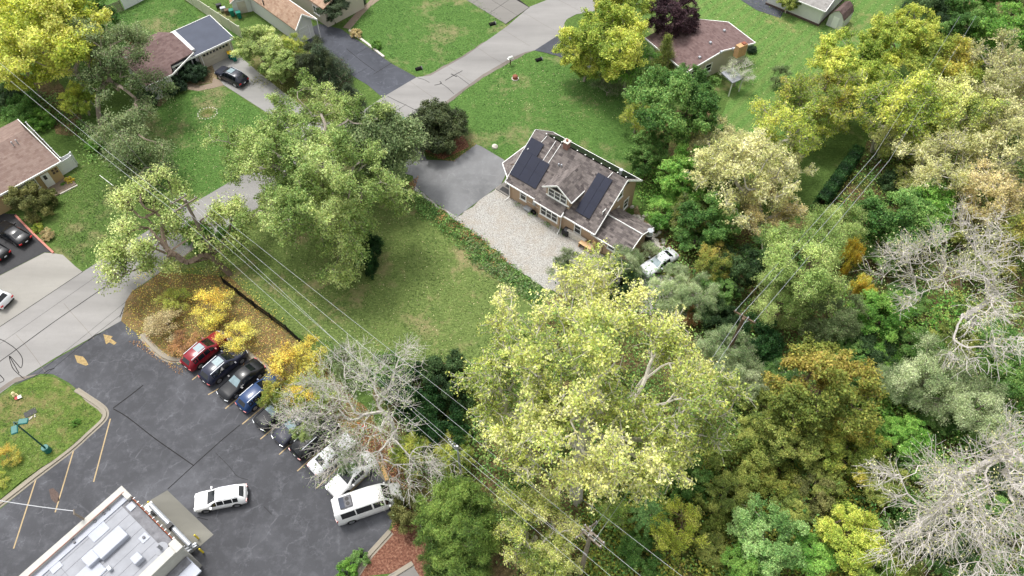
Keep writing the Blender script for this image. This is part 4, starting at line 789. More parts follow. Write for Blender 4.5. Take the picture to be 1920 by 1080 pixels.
c9 = P(*c5(385,130)); fr = Frame(P(*c5(330,150)), P(*c5(450,125))-P(*c5(330,150))); Sh = house(fr, 'garden_shed', 'small white shed with tan shingle roof beside the cream fence', 'shed')
m = MB(); m.v = [(0,0,0),(2.6,0,0),(2.6,0,2.1),(1.3,0,3.0),(0,0,2.1),(0,3.4,0),(2.6,3.4,0),(2.6,3.4,2.1),(1.3,3.4,3.0),(0,3.4,2.1)]; m.f = [(0,1,2,3,4),(5,9,8,7,6),(1,6,7,2),(0,4,9,5)]; m.build('wall', M['siding_white'], Sh)
roof(Sh, 'shingle_tan', [[(-.2,-.2,2.0),(1.3,-.2,3.08),(1.3,3.6,3.08),(-.2,3.6,2.0)], [(1.3,-.2,3.08),(2.8,-.2,2.0),(2.8,3.6,2.0),(1.3,3.6,3.08)]], .08); m = MB(); m.box(.7,-.04,.05,1.9,.0,1.9); m.build('door', M['siding_cream'], Sh, bevel=.01); m = MB(); m.tube([(1.3,-.07,2.35),(1.3,-.0,2.35)], [.22,.22], 12); m.build('round_vent', M['metal_grey'], Sh)
m = MB(); m.v = []; trimline(Sh, [((-.2,-.22,1.97),(1.3,-.22,3.05)), ((1.3,-.22,3.05),(2.8,-.22,1.97))], .06, .12)
# ---- house upper right with red-brown roof
c6 = lambda x, y: (1240+x/4.8, y/4.8)
zg, zh = 3.0, 4.1; r1, r2 = P(*c6(600,200), zg), P(*c6(830,375), zg)
fr = Frame(r2, r2-r1); Hg = house(fr, 'red_roofed_house', 'red-brown roofed bungalow with brick chimney between the purple tree and the striped lawn'); Lr = (r2-r1).length
q3 = fr.loc(*c6(415,815), zg); W_ = q3[1]; xb, yb3 = fr.loc(*c6(335,195), zg); xc, yc = fr.loc(*c6(150,380), zg); ym = W_/2; xe = min(xc, xb)-1
roof(Hg, 'shingle_red', [[(.3,0,zg),(-Lr,0,zg),(xb,yb3,zg+.35),(xe,ym,zh),(.3,ym,zh)], [(.3,ym,zh),(xe,ym,zh),(xe,W_,zg),(.3,W_,zg)]], .15)
trimline(Hg, [((.34,0,zg-.06),(.34,ym,zh-.06)), ((.34,ym,zh-.06),(.34,W_,zg-.06)), ((xe,W_-.04,zg-.06),(.3,W_-.04,zg-.06)), ((-Lr,.04,zg-.06),(.3,.04,zg-.06)), ((xe-.04,ym,zh-.06),(xb-.1,yb3,zg+.3)), ((xb,yb3+.04,zg+.28),(-Lr,.04,zg-.06))], .1, .22)
m = MB(); m.v = [(-.2,W_+.5,0),(-.2,-.6,0),(-.2,-.6,zg-.1),(-.2,ym,zh-.2),(-.2,W_+.5,zg-.05),(xe+.6,W_+.5,0),(xe+.6,yb3-.6,0),(xe+.6,yb3-.6,zg+.1),(xe+.6,W_+.5,zg-.1),(-Lr+.3,-.6,0),(-Lr+.3,-.6,zg-.1)]; m.f = [(0,1,2,3,4),(0,4,8,5),(5,8,7,6),(1,9,10,2),(9,6,7,10)]; m.build('wall', M['siding_cream'], Hg)
for y_ in (ym-1.5, ym-4): window(Hg, (-.19,y_,1.6), RIGHT, 1.0, 1.1, 1)
x, y = fr.loc(*c6(722,415), 4.6); m = MB(); m.cbox((x,y,4.0),(.75,1.5,1.7)); ch = m.build('chimney', M['brick_tan'], Hg); m = MB(); m.cbox((x,y+.35,4.9),(.5,.5,.2)); m.build('flue', M['hydrant_red'], ch)
for px, py in ((570,262),(437,405),(347,508),(535,487),(645,447)):
    x, y = fr.loc(*c6(px,py), 3.8); zt = zg+(zh-zg)*(y/ym if y > ym else (W_-y)/ym); m = MB(); m.box(x-.16,y-.16,zt-.05,x+.16,y+.16,zt+.28); m.build('roof_vent', M['metal_grey'], Hg, bevel=.03)
# low grey porch roof at its lower corner
m = MB(); x, y = fr.loc(*c6(690,715), 2.4); x -= .6; m.slab([(x-1.6,y-1.0,2.5),(x+.7,y-1.0,2.3),(x+.7,y+1.0,2.3),(x-1.6,y+1.0,2.5)], .15); m.build('porch_roof', M['membrane'], Hg); m = MB()
for i, j in ((.6,-.9),(.6,.9)): m.box(x+i-.06,y+j-.06,0,x+i+.06,y+j+.06,2.2)
m.build('porch_post', M['trim_white'], Hg)
# ---- white garage and barn shed, top right
a, b = P(*c6(1410,232)), P(*c6(1080,95)); fr = Frame(a, a-b); Gg = house(fr, 'white_garage', 'white detached garage with light grey roof at the top edge by the striped lawn', 'garage'); Ly = 8.6
m = MB(); m.v = [(-8.5,0,0),(0,0,0),(0,0,2.8),(0,Ly/2,4.4),(0,Ly,2.8),(0,Ly,0),(-8.5,Ly,0),(-8.5,Ly,2.8),(-8.5,Ly/2,4.4),(-8.5,0,2.8)]; m.f = [(0,1,2,9),(1,5,4,3,2),(5,6,7,4),(0,9,8,7,6)]; m.build('wall', M['siding_white'], Gg)
roof(Gg, 'shingle_light_grey', [[(-8.8,-.35,2.7),(.35,-.35,2.7),(.35,Ly/2,4.5),(-8.8,Ly/2,4.5)], [(-8.8,Ly/2,4.5),(.35,Ly/2,4.5),(.35,Ly+.35,2.7),(-8.8,Ly+.35,2.7)]], .12); trimline(Gg, [((-8.8,-.4,2.63),(.35,-.4,2.63)), ((.4,-.35,2.63),(.4,Ly/2,4.43)), ((.4,Ly/2,4.43),(.4,Ly+.35,2.63))], .08, .16)
m = MB(); m.box(-8.6,-.12,0,.1,0,.3); m.box(0,0,0,.1,Ly,.3); m.build('footing', M['brick_dark'], Gg)
a, b = P(*c6(1605,280)), P(*c6(1480,225)); fr = Frame(b, a-b); Bs = house(fr, 'barn_shed', 'small white barn-style shed with brown gambrel roof beside the white garage', 'shed'); wx_ = (a-b).length; dpt = 3.0
pr = [(0,0),(wx_,0),(wx_,1.7),(wx_*.78,2.5),(wx_/2,2.9),(wx_*.22,2.5),(0,1.7)]
m = MB(); m.v = [(x,0,z) for x, z in pr] + [(x,dpt,z) for x, z in pr]; m.f = [tuple(range(7)), tuple(range(13,6,-1))] + [(i,(i+1)%7+0,(i+1)%7+7,i+7) for i in (0,1,6)]; m.build('wall', M['siding_white'], Bs)
roof(Bs, 'shingle_purple_brown', [[(pr[i][0]+(.06 if i<4 else -.06)*(i in(2,6)),-.15,pr[i][1]+.05),(pr[(i+1)%7][0],-.15,pr[(i+1)%7][1]+.05),(pr[(i+1)%7][0],dpt+.15,pr[(i+1)%7][1]+.05),(pr[i][0],dpt+.15,pr[i][1]+.05)] for i in (2,3,4,5)], .06)
m = MB(); m.box(wx_*.3,-.03,.1,wx_*.7,.0,1.8); m.build('door', M['trim_white'], Bs, bevel=.01)

# ============================================================ fences
def panel_fence(name, pts, label, h, mat, spacing=2.4, cap=True, cat='fence', base=0.):
    q = [P(*p) for p in pts]; e = empty(name, q[0], 0, label, cat); 
    for i in range(len(q)-1):
        a, b = q[i]-q[0], q[i+1]-q[0]; L = (b-a).length; n = max(1, round(L/spacing)); d = (b-a)/n; ang = math.atan2(d.y, d.x); l = d.length
        pm = MB(); pm.box(.07,-.02,.08,l-.07,.02,h); pm.box(.06,-.035,h-.02,l-.06,.035,h+.06); pm.box(.06,-.035,.02,l-.06,.035,.1)
        for k in range(1, int(l/.3)): pm.box(k*.3-.006,-.026,.1,k*.3+.006,.026,h-.02)
        me = pm.mesh('panel'); po = MB(); po.box(-.065,-.065,0,.065,.065,h+.12); po.box(-.085,-.085,h+.12,.085,.085,h+.17); pme = po.mesh('post')
        for k in range(n):
            link('panel', me, M[mat], e, a+d*k, ang); link('post', pme, M[mat], e, a+d*k)
        if i == len(q)-2: link('post', pme, M[mat], e, b)
    return e
panel_fence('white_fence', [(64,252),(128,318),(146,308)], 'tall white vinyl fence running back from the ochre bungalow', 1.9, 'vinyl_fence', 2.2)
panel_fence('white_fence_gate', [(104,322),(118,329),(145,312)], 'white vinyl gate section closing the yard beside the ochre bungalow', 1.7, 'vinyl_fence', 1.7, cat='gate')
panel_fence('cream_fence', [(345,-2),(400,36),(455,72)], 'long cream vinyl fence between the garage house and the shed yard', 1.9, 'vinyl_cream', 2.4)
panel_fence('boundary_fence', [(235,18),(285,-8),(330,-30)], 'white vinyl boundary fence at the very top left of the far yard', 1.8, 'vinyl_fence', 2.4)
def slat_fence(name, pts, label, h, mat, slat=.14, gap=.05):
    q = [P(*p) for p in pts]; e = empty(name, q[0], 0, label, 'fence')
    for i in range(len(q)-1):
        a, b = q[i]-q[0], q[i+1]-q[0]; L = (b-a).length; n = int(L/(slat+gap)); ang = math.atan2((b-a).y, (b-a).x); sm = MB(); sm.box(0,-.015,.05,slat,.015,h); me = sm.mesh('slat'); d = (b-a)/n
        for k in range(n): o = link('slat', me, M[mat], e, a+d*k+Vector((0,0,random.uniform(-.03,.03))), ang)
        r = MB(); r.bar(a+Vector((0,0,h*.3)), b+Vector((0,0,h*.3)), .05, .09); r.bar(a+Vector((0,0,h*.8)), b+Vector((0,0,h*.8)), .05, .09); r.build('rail', M[mat], e)
        for k in range(int(L/2.5)+1): s = a+(b-a).normalized()*min(L,k*2.5); pp = MB(); pp.box(-.06,-.06,0,.06,.06,h+.1); link('post', pp.mesh('post'), M[mat], e, s, ang)
    return e
slat_fence('board_fence', [(232,20),(208,30),(190,24)], 'weathered grey board fence in the shade at the top left yard corner', 1.7, 'wood_grey')
slat_fence('dark_fence', [(421,532),(480,578),(540,622),(575,655),(622,695)], 'low dark slatted fence between the leafy verge and the centre lawn', 1.25, 'culvert', .09, .09)
# clipped hedge
hp = [P(1600,300), P(1530,398)]; d = (hp[1]-hp[0]); L = d.length; ang = math.atan2(d.y, d.x); e = empty('clipped_hedge', hp[0], ang, 'long clipped evergreen hedge seen below the pale yellow trees', 'hedge')
n = 26000; cp = np.c_[rng.uniform(0,L,n), rng.normal(size=n)*0+np.where(rng.random(n)<.5,-.55,.55)+rng.normal(size=n)*.12, rng.uniform(.05,2.3,n)]; tp = rng.random(n) < .3; cp[tp,1] = rng.uniform(-.55,.55,tp.sum()); cp[tp,2] = 2.3+rng.normal(size=tp.sum())*.08
on = np.c_[np.zeros(n), np.sign(cp[:,1])*(~tp), tp*1.]; link('foliage', leaves('hedge', cp, np.clip(.35+.3*np.sin(cp[:,0]*2.4)+rng.normal(size=n)*.1,0,1), .16, on, .3), M['leaf_ivy'], e)
m = MB()
for k in range(int(L/.9)): m.tube([(k*.9+.3,0,0),(k*.9+.3,0,2)], .05, 5)
m.build('stem', M['bark_dark'], e)
# ============================================================ cars
def sta(x, w, zb, zs, zr, wr): return (x, w, zb, zs, zr, wr)
CT = dict(
 suv=dict(L=4.75, wheels=(-1.42,1.38), r=.36, win=(3,4,7,9), st=[sta(-2.37,.72,.42,.72,.82,.62), sta(-2.3,.86,.3,.78,.94,.72), sta(-1.9,.92,.26,.9,1.04,.8), sta(-1.2,.93,.24,.96,1.1,.8), sta(-.25,.93,.24,.98,1.6,.64), sta(.4,.93,.24,.99,1.68,.66), sta(1.2,.93,.24,1.0,1.67,.65), sta(1.8,.92,.26,1.02,1.6,.62), sta(2.28,.88,.3,1.02,1.1,.72), sta(2.37,.8,.42,.8,.9,.66)]),
 sedan=dict(L=4.8, wheels=(-1.42,1.4), r=.33, st=[sta(-2.4,.7,.4,.6,.68,.6), sta(-2.32,.85,.28,.68,.78,.7), sta(-1.9,.9,.22,.78,.88,.78), sta(-1.0,.91,.2,.86,.97,.78), sta(-.2,.91,.2,.92,1.36,.6), sta(.35,.91,.2,.93,1.44,.62), sta(.95,.91,.2,.94,1.4,.6), sta(1.7,.9,.24,.95,1.05,.7), sta(2.25,.86,.3,.92,1.0,.7), sta(2.4,.76,.42,.74,.84,.64)]),
 van=dict(L=6.0, wheels=(-1.95,1.85), r=.36, st=[sta(-3.0,.78,.45,.8,.9,.68), sta(-2.9,.92,.32,.98,1.1,.76), sta(-2.5,.98,.28,1.15,1.3,.82), sta(-2.15,.99,.28,1.25,1.45,.82), sta(-1.4,1.0,.28,1.4,2.5,.76), sta(-.3,1.0,.28,1.4,2.62,.8), sta(1.2,1.0,.28,1.4,2.64,.8), sta(2.7,1.0,.28,1.4,2.6,.79), sta(2.95,.98,.3,1.4,2.48,.78), sta(3.0,.94,.4,1.3,2.3,.74)]))
CARM = {}
def car_meshes(t):
    if t in CARM: return CARM[t]
    T = CT[t]; S_ = T['st']; secs = []
    for (x, w, zb, zs, zr, wr) in S_:
        secs.append([(x,w*.88,zb),(x,w*.985,zb+.12),(x,w,(zb+zs)/2+.05),(x,w*.955,zs),(x,wr,zr-.05),(x,wr*.86,zr-.012),(x,0,zr)])
    full = [[(p[0],-p[1],p[2]) for p in s] + [(p[0],p[1],p[2]) for p in reversed(s[:-1])] for s in secs]; n = len(full[0]); m = MB()
    for s in full: m.v += s
    k = len(full)
    for i in range(k-1):
        for j in range(n-1): m.f.append((i*n+j, i*n+j+1, (i+1)*n+j+1, (i+1)*n+j))
    m.f.append(tuple(range(n))); m.f.append(tuple(range((k-1)*n+n-1, (k-1)*n-1, -1))); 
    for i in range(k-1): m.f.append((i*n, (i+1)*n, (i+1)*n+n-1, i*n+n-1))
    body = m.mesh('body', smooth=True)
    def patch(a, b, c, d, s0=.06, s1=.94, t0=.08, t1=.92, off=.014):
        a, b, c, d = map(Vector, (a,b,c,d)); B = lambda u, v: (a*(1-u)+b*u)*(1-v)+(d*(1-u)+c*u)*v; q = [B(s0,t0),B(s1,t0),B(s1,t1),B(s0,t1)]; nn = (q[1]-q[0]).cross(q[3]-q[0]).normalized(); cen = (q[0]+q[2])/2
        if nn.dot(cen-Vector((0,0,.7))) < 0: nn = -nn
        mm = MB(); mm.quad(*[p+nn*off for p in q]); mm.quad(*[p-nn*.02 for p in q]); 
        for i in range(4): mm.quad(q[i]+nn*off, q[(i+1)%4]+nn*off, q[(i+1)%4]-nn*.02, q[i]-nn*.02)
        return mm
    def merged(lst):
        r = MB()
        for x in lst:
            i0 = len(r.v); r.v += x.v; r.f += [tuple(i0+q for q in f) for f in x.f]
        return r
    R = lambda i, j, s: (secs[i][j][0], s*secs[i][j][1], secs[i][j][2])
    wi = 3; parts = {}
    parts['windshield'] = patch(R(3,5,-1), R(3,5,1), R(4,5,1), R(4,5,-1), .04, .96, .12, .95)
    ri, rj = (7,8) if t == 'suv' else ((6,7) if t == 'sedan' else (8,9))
    parts['rear_window'] = patch(R(ri,5,-1), R(ri,5,1), R(rj,5,1), R(rj,5,-1), .06, .94, .12 if t!='van' else .05, .82)
    sides = []
    segs = {'suv':[(3,4,.45,.97),(4,5,.05,.95),(5,6,.05,.95),(6,7,.06,.8)], 'sedan':[(3,4,.5,.97),(4,5,.04,.96),(5,6,.04,.9)], 'van':[(3,4,.5,.95),(4,5,.1,.92),(5,6,.04,.96),(6,7,.03,.85)]}[t]
    for i, i2, u0, u1 in segs:
        for s in (-1,1):
            if (t in ('suv','sedan') and i == 3) or (t=='van' and i==3):
                a, b, c, d = map(Vector, (R(i,3,s), R(i2,3,s), R(i2,4,s), R(i,4,s))); p = [a.lerp(b,.35)+(0*a), a.lerp(b,.97), b.lerp(c,.86)+(a-b)*.06, a.lerp(b,.6).lerp(d.lerp(c,.6),.75)]
                mm = MB(); nn = Vector((0,s*.014,.006)); q = [a.lerp(b,.3), a.lerp(b,.96), b.lerp(c,.88)-(b-a)*.05, a.lerp(b,.62).lerp(d.lerp(c,.62),.9)]; mm.quad(*[x_+Vector((0,0,.05))*(k_<2)+nn for k_, x_ in enumerate(q)]); sides.append(mm)
            else: sides.append(patch(R(i,3,s), R(i2,3,s), R(i2,4,s), R(i,4,s), u0, u1, .1, .86))
    glass = {k_: v.mesh(k_, fix=False) for k_, v in parts.items()}; sm = [x.mesh('side_window', fix=False) for x in sides]
    r = T['r']; wm = MB(); wm.tube([(0,-.11,0),(0,-.1,0),(0,.1,0),(0,.11,0)], [r-.03,r,r,r-.03], 18); ty = wm.mesh('tyre', smooth=False); rm = MB()
    rm.tube([(0,-.115,0),(0,.115,0)], r*.28, 10)
    for q in range(5):
        a = q*2*math.pi/5; 
        for y in (-.112,.112): rm.bar((0,y,0),(math.cos(a)*r*.66,y,math.sin(a)*r*.66), .075, .02, up=(0,1,0))
    rm.tube([(0,-.114,0),(0,-.108,0)], r*.7, 16); rm.tube([(0,.108,0),(0,.114,0)], r*.7, 16); rime = rm.mesh('rim')
    ar = MB(); 
    x0, x1 = S_[0][0], S_[-1][0]; f = S_[1]; b_ = S_[-2]
    hl = MB(); hl.cbox((0,0,0),(.24,.36,.13)); hl = hl.mesh('headlight'); tl = MB(); tl.cbox((0,0,0),(.16,.3,.16 if t!='van' else .4)); tl = tl.mesh('taillight')
    bu = MB(); bu.box(x0-.03,-.7,.32,x0+.2,.7,.5); bu = bu.mesh('bumper'); bu2 = MB(); bu2.box(x1-.2,-.72,.34,x1+.04,.72,.52); bu2 = bu2.mesh('bumper'); gr = MB(); gr.box(x0-.02,-.42,.52,x0+.1,.42,.66); gr = gr.mesh('grille')
    mi = MB(); mi.cbox((0,0,0),(.14,.22,.13)); mi = mi.mesh('mirror'); pl = MB(); pl.box(-.01,-.16,-.06,.01,.16,.06); pl = pl.mesh('licence_plate')
    rl = MB(); rl.bar((S_[4][0]+.25,0,0),(S_[7][0]-.1,0,-.04),.05,.05); rl = rl.mesh('roof_rail')
    hd = MB(); hd.cbox((0,0,0),(.2,.03,.04)); hd = hd.mesh('door_handle')
    well = MB(); well.tube([(0,-.02,0),(0,.02,0)], r+.07, 18); well = well.mesh('wheel_arch')
    CARM[t] = dict(body=body, glass=glass, sides=sm, tyre=ty, rim=rime, hl=hl, tl=tl, bu=bu, bu2=bu2, gr=gr, mi=mi, pl=pl, rl=rl, hd=hd, well=well, T=T); return CARM[t]
def car(t, center, frontpx, paint, label, cat='car', glass='car_glass', rails=True, rim='rim', group=None, scale=1., name=None, pano=None):
    D = car_meshes(t); T = D['T']; c = P(center[0], center[1], .75); f = P(frontpx[0], frontpx[1], .75); ang = math.atan2(-(f-c).y, -(f-c).x)
    e = empty(name or {'suv':'parked_suv','sedan':'parked_sedan','van':'passenger_van'}[t], (c.x, c.y, .03), ang, label, cat, group); e.scale = (scale,)*3
    b = link('body', D['body'], M['paint_'+paint], e)
    for k, me in D['glass'].items(): link(k, me, M[glass if k == 'windshield' else 'car_glass'], e)
    for me in D['sides']: link('side_window', me, M['car_glass'], e)
    S_ = T['st']
    for i, wx in enumerate(T['wheels']):
        for s in (-1, 1):
            yy = s*(S_[5][1]-.1); w_ = link('wheel', D['tyre'], M['rubber'], e, (wx, yy, T['r'])); link('rim', D['rim'], M[rim], w_); link('wheel_arch', D['well'], M['black_plastic'], e, (wx, s*(S_[5][1]-.012), T['r']+.02))
    x0, x1 = S_[0][0], S_[-1][0]
    for s in (-1, 1):
        link('headlight', D['hl'], M['headlamp'], e, (x0+.1, s*(S_[1][1]-.2), S_[0][3]-.02), -s*.35); link('taillight', D['tl'], M['tail_lamp'], e, (x1-.05, s*(S_[-2][1]-.17), S_[-1][3]-.02), s*.2)
        link('mirror', D['mi'], M['paint_'+paint], e, (S_[3][0]+.42, s*(S_[3][1]+.1), S_[3][3]+.1)); 
        for hx in (.25, 1.15): link('door_handle', D['hd'], M['paint_'+paint], e, (hx, s*(S_[4][1]*.985), S_[4][3]-.13))
        if rails and t == 'suv': link('roof_rail', D['rl'], M['metal_grey'], e, (0, s*.6, 1.69))
    [link('bumper', D[k_], M['black_plastic' if t != 'sedan' else 'paint_'+paint], e) for k_ in ('bu','bu2')]; link('grille', D['gr'], M['black_plastic'], e); link('licence_plate', D['pl'], M['plate'], e, (x1+.045, 0, .62 if t=='suv' else .6))
    if pano: m = MB(); m.slab([(-.1,-.42,1.68),(.75,-.42,1.71),(.75,.42,1.71),(-.1,.42,1.68)], .03); m.build('sunroof', M[pano], e)
    return e
def dirp(c, k=1): return (c[0]+k*70, c[1]-k*60)
row = 'cars parked nose to kerb along the leafy verge'
car('suv', (383,657), dirp((383,657)), 'red', 'dark red SUV at the top end of the parked row under golden leaves', 'suv', group=row, pano='car_glass_pale')
car('suv', (419,683), dirp((419,683)), 'navy', 'dark navy SUV with black wheels, parked second in the row next to the red SUV', 'suv', rim='stain', group=row, scale=1.03, pano='car_glass_pale')
car('sedan', (452,711), dirp((452,711),-1), 'black', 'black sedan backed in with pale windshield, between the navy and blue SUVs', 'sedan', 'car_glass_pale', group=row, scale=1.02)
car('suv', (486,735), dirp((486,735)), 'blue', 'bright blue SUV with roof rails half under the gold tree', 'suv', group=row, scale=.96)
car('sedan', (520,765), dirp((520,765),-1), 'black', 'dark sedan with its nose out from under the gold and green branches', 'sedan', 'car_glass_pale', group=row)
car('sedan', (556,794), dirp((556,794),-1), 'charcoal', 'charcoal car almost hidden beneath the dead tree branches', 'sedan', 'car_glass_pale', group=row)
car('suv', (590,820), dirp((590,820)), 'black', 'black SUV with its tail out from under the dead tree, next to the white hatchback', 'suv', group=row)
car('sedan', (622,850), dirp((622,850)), 'white', 'white sedan with dark rear window facing the lot, next to the black SUV', 'sedan', group=row, scale=.95)
car('sedan', (660,889), dirp((660,889),-1), 'pearl', 'white sedan with its windshield to the lot, parked beside the white van', 'sedan', group=row, rails=False, scale=1.02)
V = car('van', (692,944), (692+70,944-24), 'pearl', 'long white passenger van with a grey roof unit at the bottom end of the row', 'van', group=row)
m = MB(); m.box(1.2,-.55,2.62,2.35,.55,2.84); ac = m.build('roof_unit', M['stain'], V, bevel=.08)
for y in (-.22,.22): m = MB(); m.tube([(1.6,y,2.84),(1.6,y,2.87)], .17, 14); m.build('fan', M['black_plastic'], ac)
m = MB(); m.box(1.9,-.5,2.85,2.3,.5,2.87); m.build('grille_pad', M['flat_roof'], ac)
car('suv', (414,933), (330,949), 'pearl', 'white SUV driving across the middle of the parking lot', 'suv', 'car_glass', rim='stain', scale=.96, name='driving_suv')
car('suv', (434,142), (411,131), 'charcoal', 'dark grey SUV with silver roof standing on the concrete driveway', 'suv', 'car_glass', pano='car_glass_pale', scale=1.02)
car('sedan', (22,436), (-20,412), 'black', 'black sedan on the asphalt drive in front of the ochre bungalow', 'sedan', scale=1.0)
car('sedan', (-18,464), (-60,440), 'black', 'black car cut off by the left edge with one red tail lamp showing', 'sedan')
car('suv', (-18,553), (-70,532), 'white', 'white car cut off by the left edge on the pale concrete apron', 'suv')
car('sedan', (1236,491), (1211,507), 'silver', 'silver car parked behind the tan house among grey-green shrubs', 'sedan', 'car_glass_pale')

# ============================================================ poles and wires
def pole(name, top, zt, label, r=.15, mat='wood_grey', arms=(), lean=(0,0), cat='utility pole'):
    t = P(*top, zt); e = empty(name, (t.x, t.y, 0), 0, label, cat); m = MB(); m.tube([(lean[0],lean[1],0),(0,0,zt)], [r*1.25,r*.85], 12); m.build('pole', M[mat], e); ends = []
    for (a, b, z, th) in arms:
        A = P(*a, z)-t; B = P(*b, z)-t; A.z = B.z = z; d = (B-A).normalized(); off = Vector((-d.y,d.x,0))*(r+.05); m = MB(); m.bar(A+off, B+off, th, .13); m.build('crossarm', M[mat], e)
        for f in (.06,.36,.64,.94):
            p = A.lerp(B,f)+off; m = MB(); m.tube([p+Vector((0,0,.05)), p+Vector((0,0,.16)), p+Vector((0,0,.2)), p+Vector((0,0,.3))], [.03,.06,.04,.05], 8); m.build('insulator', M['insulator'], e); ends.append(Vector((t.x,t.y,0))+p+Vector((0,0,.3)))
        m = MB(); m.bar(A.lerp(B,.25)+off, Vector((0,0,z-.8)), .04, .04); m.bar(A.lerp(B,.75)+off, Vector((0,0,z-.8)), .04, .04); m.build('brace', M['metal_grey'], e)
    return e, ends
p1, e1 = pole('utility_pole', (346,374), 11.0, 'grey wooden utility pole with two crossarms beside the road by the leaning tree', .17, 'wood_grey', (((328,400),(372,372),10.6,.12), ((322,385),(352,368),10.2,.1)))
m = MB(); m.tube([(.2+.25*math.cos(a),.05,7.5+.25*math.sin(a)) for a in np.linspace(0,6.28,12)], .035, 6); m.build('cable_coil', M['black_plastic'], p1)
p3, e3 = pole('utility_pole', (1108,1000), 11.0, 'grey wooden utility pole with double crossarms low in the woods beside the pale yellow tree', .18, 'wood_grey', (((1086,997),(1124,1032),10.7,.13), ((1091,988),(1130,1025),10.7,.13), ((1082,1015),(1124,982),9.6,.1)))
p4, e4 = pole('utility_pole', (1394,597), 10.0, 'weathered utility pole with one broad crossarm among the dark woodland shrubs', .17, 'wood_brown', (((1374,586),(1414,609),9.8,.14),))
p2, e2 = pole('utility_pole', (857,836), 8.0, 'thin pale service pole standing in front of the big yellow tree', .1, 'metal_grey', (((838,828),(852,842),7.8,.06),))
def wires(name, pairs, label, r=.02, mat='wire', sag=.5, seg=14):
    m = MB()
    for a, b in pairs:
        a, b = Vector(a), Vector(b); m.tube([a.lerp(b,t)-Vector((0,0,4*sag*t*(1-t))) for t in np.linspace(0,1,seg)], r, 5, False)
    o = m.build(name, M[mat], fix=False); return tag(o, label, 'power line')
Q = lambda px, py, z: P(px, py, z)
for k, ((a, za), (b, zb), lb) in enumerate((
    (((372,372),10.9), ((1330,1120),11.3), 'uppermost of the bright wires crossing the centre lawn to the lower right'),
    (((360,380),10.9), ((1250,1120),11.3), 'second bright wire from the top crossing the centre lawn'),
    (((345,392),10.9), ((1180,1110),11.3), 'third bright wire from the top crossing above the dead tree'),
    (((330,400),10.9), ((1150,1120),10.6), 'lowest bright wire crossing over the dark slatted fence'))):
    A, B = Q(*a, za), Q(*b, zb); wires('power_line', [(A, B)], lb, (.011,.011,.009,.010)[k], 'wire', .35, 20)
wires('service_cable', [(Q(365,392,9.2), Q(846,836,7.9)), (Q(846,836,7.9), Q(1100,1040,8.6))], 'thin greenish service cable strung from the roadside pole to the pale service pole', .012, 'wire', .4)
wires('power_line', [(Q(330,398,10.9), Q(20,152,11)), (Q(340,392,10.9), Q(0,118,11))], 'pair of bright wires running up left from the roadside pole past the ochre bungalow', .013, 'wire', .5)
wires('service_cable', [(Q(350,396,9.0), Q(130,205,9)), (Q(352,398,9.0), Q(170,190,9))], 'thin grey cables beside the bright pair at the upper left', .018, 'wire_dark', .7)
wires('power_line', [(e3[1], e4[1]), (e3[2], e4[2])], 'thin grey wires from the double-armed pole up to the pole in the dark woods', .014, 'metal_grey', .6)
wires('power_line', [(e4[0], Q(1640,290,10.5)), (e4[1], Q(1652,300,10.5)), (e4[3], Q(1668,300,10.5))], 'pale wires climbing from the woodland pole towards the clipped hedge', .016, 'metal_grey', .3)
wires('power_line', [(Q(1640,290,10.5), Q(1800,30,10.5)), (Q(1668,300,10.5), Q(1830,30,10.5))], 'pale wires running on to the top right corner above the trees', .012, 'metal_grey', .3)
wires('service_drop', [(mast_top, Q(-60,928,8))], 'thick pale service cable from the shop roof mast off to the left edge', .035, 'wire', .3)
# lamp post
b = P(92,846); e = empty('lamp_post', b, 0, 'green twin-headed lamp post on the grass island', 'lamp post'); q = MB(); q.tube([(0,0,.1),(0,0,.85),(0,0,.86)], [.33,.33,.3], 18); q.build('footing', M['lamp_green_head'], e); q = MB(); q.tube([(0,0,.85),(0,0,6.2)], [.085,.06], 10); q.build('pole', M['lamp_green'], e)
for tgt in ((44,790),(27,803)):
    t = P(*tgt, 6.1)-b; d = Vector((t.x, t.y, 0)); d = d.normalized(); q = MB(); c = d*.75+Vector((0,0,6.1)); a = math.atan2(d.y, d.x); q.box(-.42,-.28,-.12,.42,.28,.08); o = q.build('lamp_head', M['lamp_green_head'], e, bevel=.06); o.location = c; o.rotation_euler = (0,0,a); q = MB(); q.bar((0,0,6.1), d*.4+Vector((0,0,6.1)), .07); q.build('arm', M['lamp_green'], e); q = MB(); q.box(-.3,-.2,-.15,.3,.2,-.12); l = q.build('lens', M['headlamp'], o)
# small things
def thing_at(name, px, py, label, cat, rz=0, group=None, z=0):
    return empty(name, P(px,py)+Vector((0,0,z)), rz, label, cat, group)
e = thing_at('fire_hydrant', 32, 744, 'cream fire hydrant on the island grass near the road', 'fire hydrant', z=.1); q = MB(); q.tube([(0,0,0),(0,0,.08),(0,0,.1),(0,0,.6),(0,0,.62),(0,0,.75),(0,0,.85)], [.2,.2,.13,.13,.17,.13,.04], 12); q.build('barrel', M['hydrant_cream'], e); q = MB(); q.tube([(-.28,0,.45),(.28,0,.45)], .08, 8); q.tube([(0,-.26,.42),(0,0,.42)], .1, 8); q.build('nozzle', M['hydrant_cream'], e)
e = thing_at('marker_flag', 37, 748, 'small white and red marker on the grass beside the hydrant', 'marker', .5, z=.1); q = MB(); q.slab([(-.3,-.15,.2),(.3,-.15,.2),(.3,.15,.28),(-.3,.15,.28)], .03); q.build('board', M['trim_white'], e); q = MB(); q.slab([(-.3,-.15,.235),(-.05,-.15,.235),(-.05,.15,.31),(-.3,.15,.31)], .03); q.build('stripe', M['tail_lamp'], e)
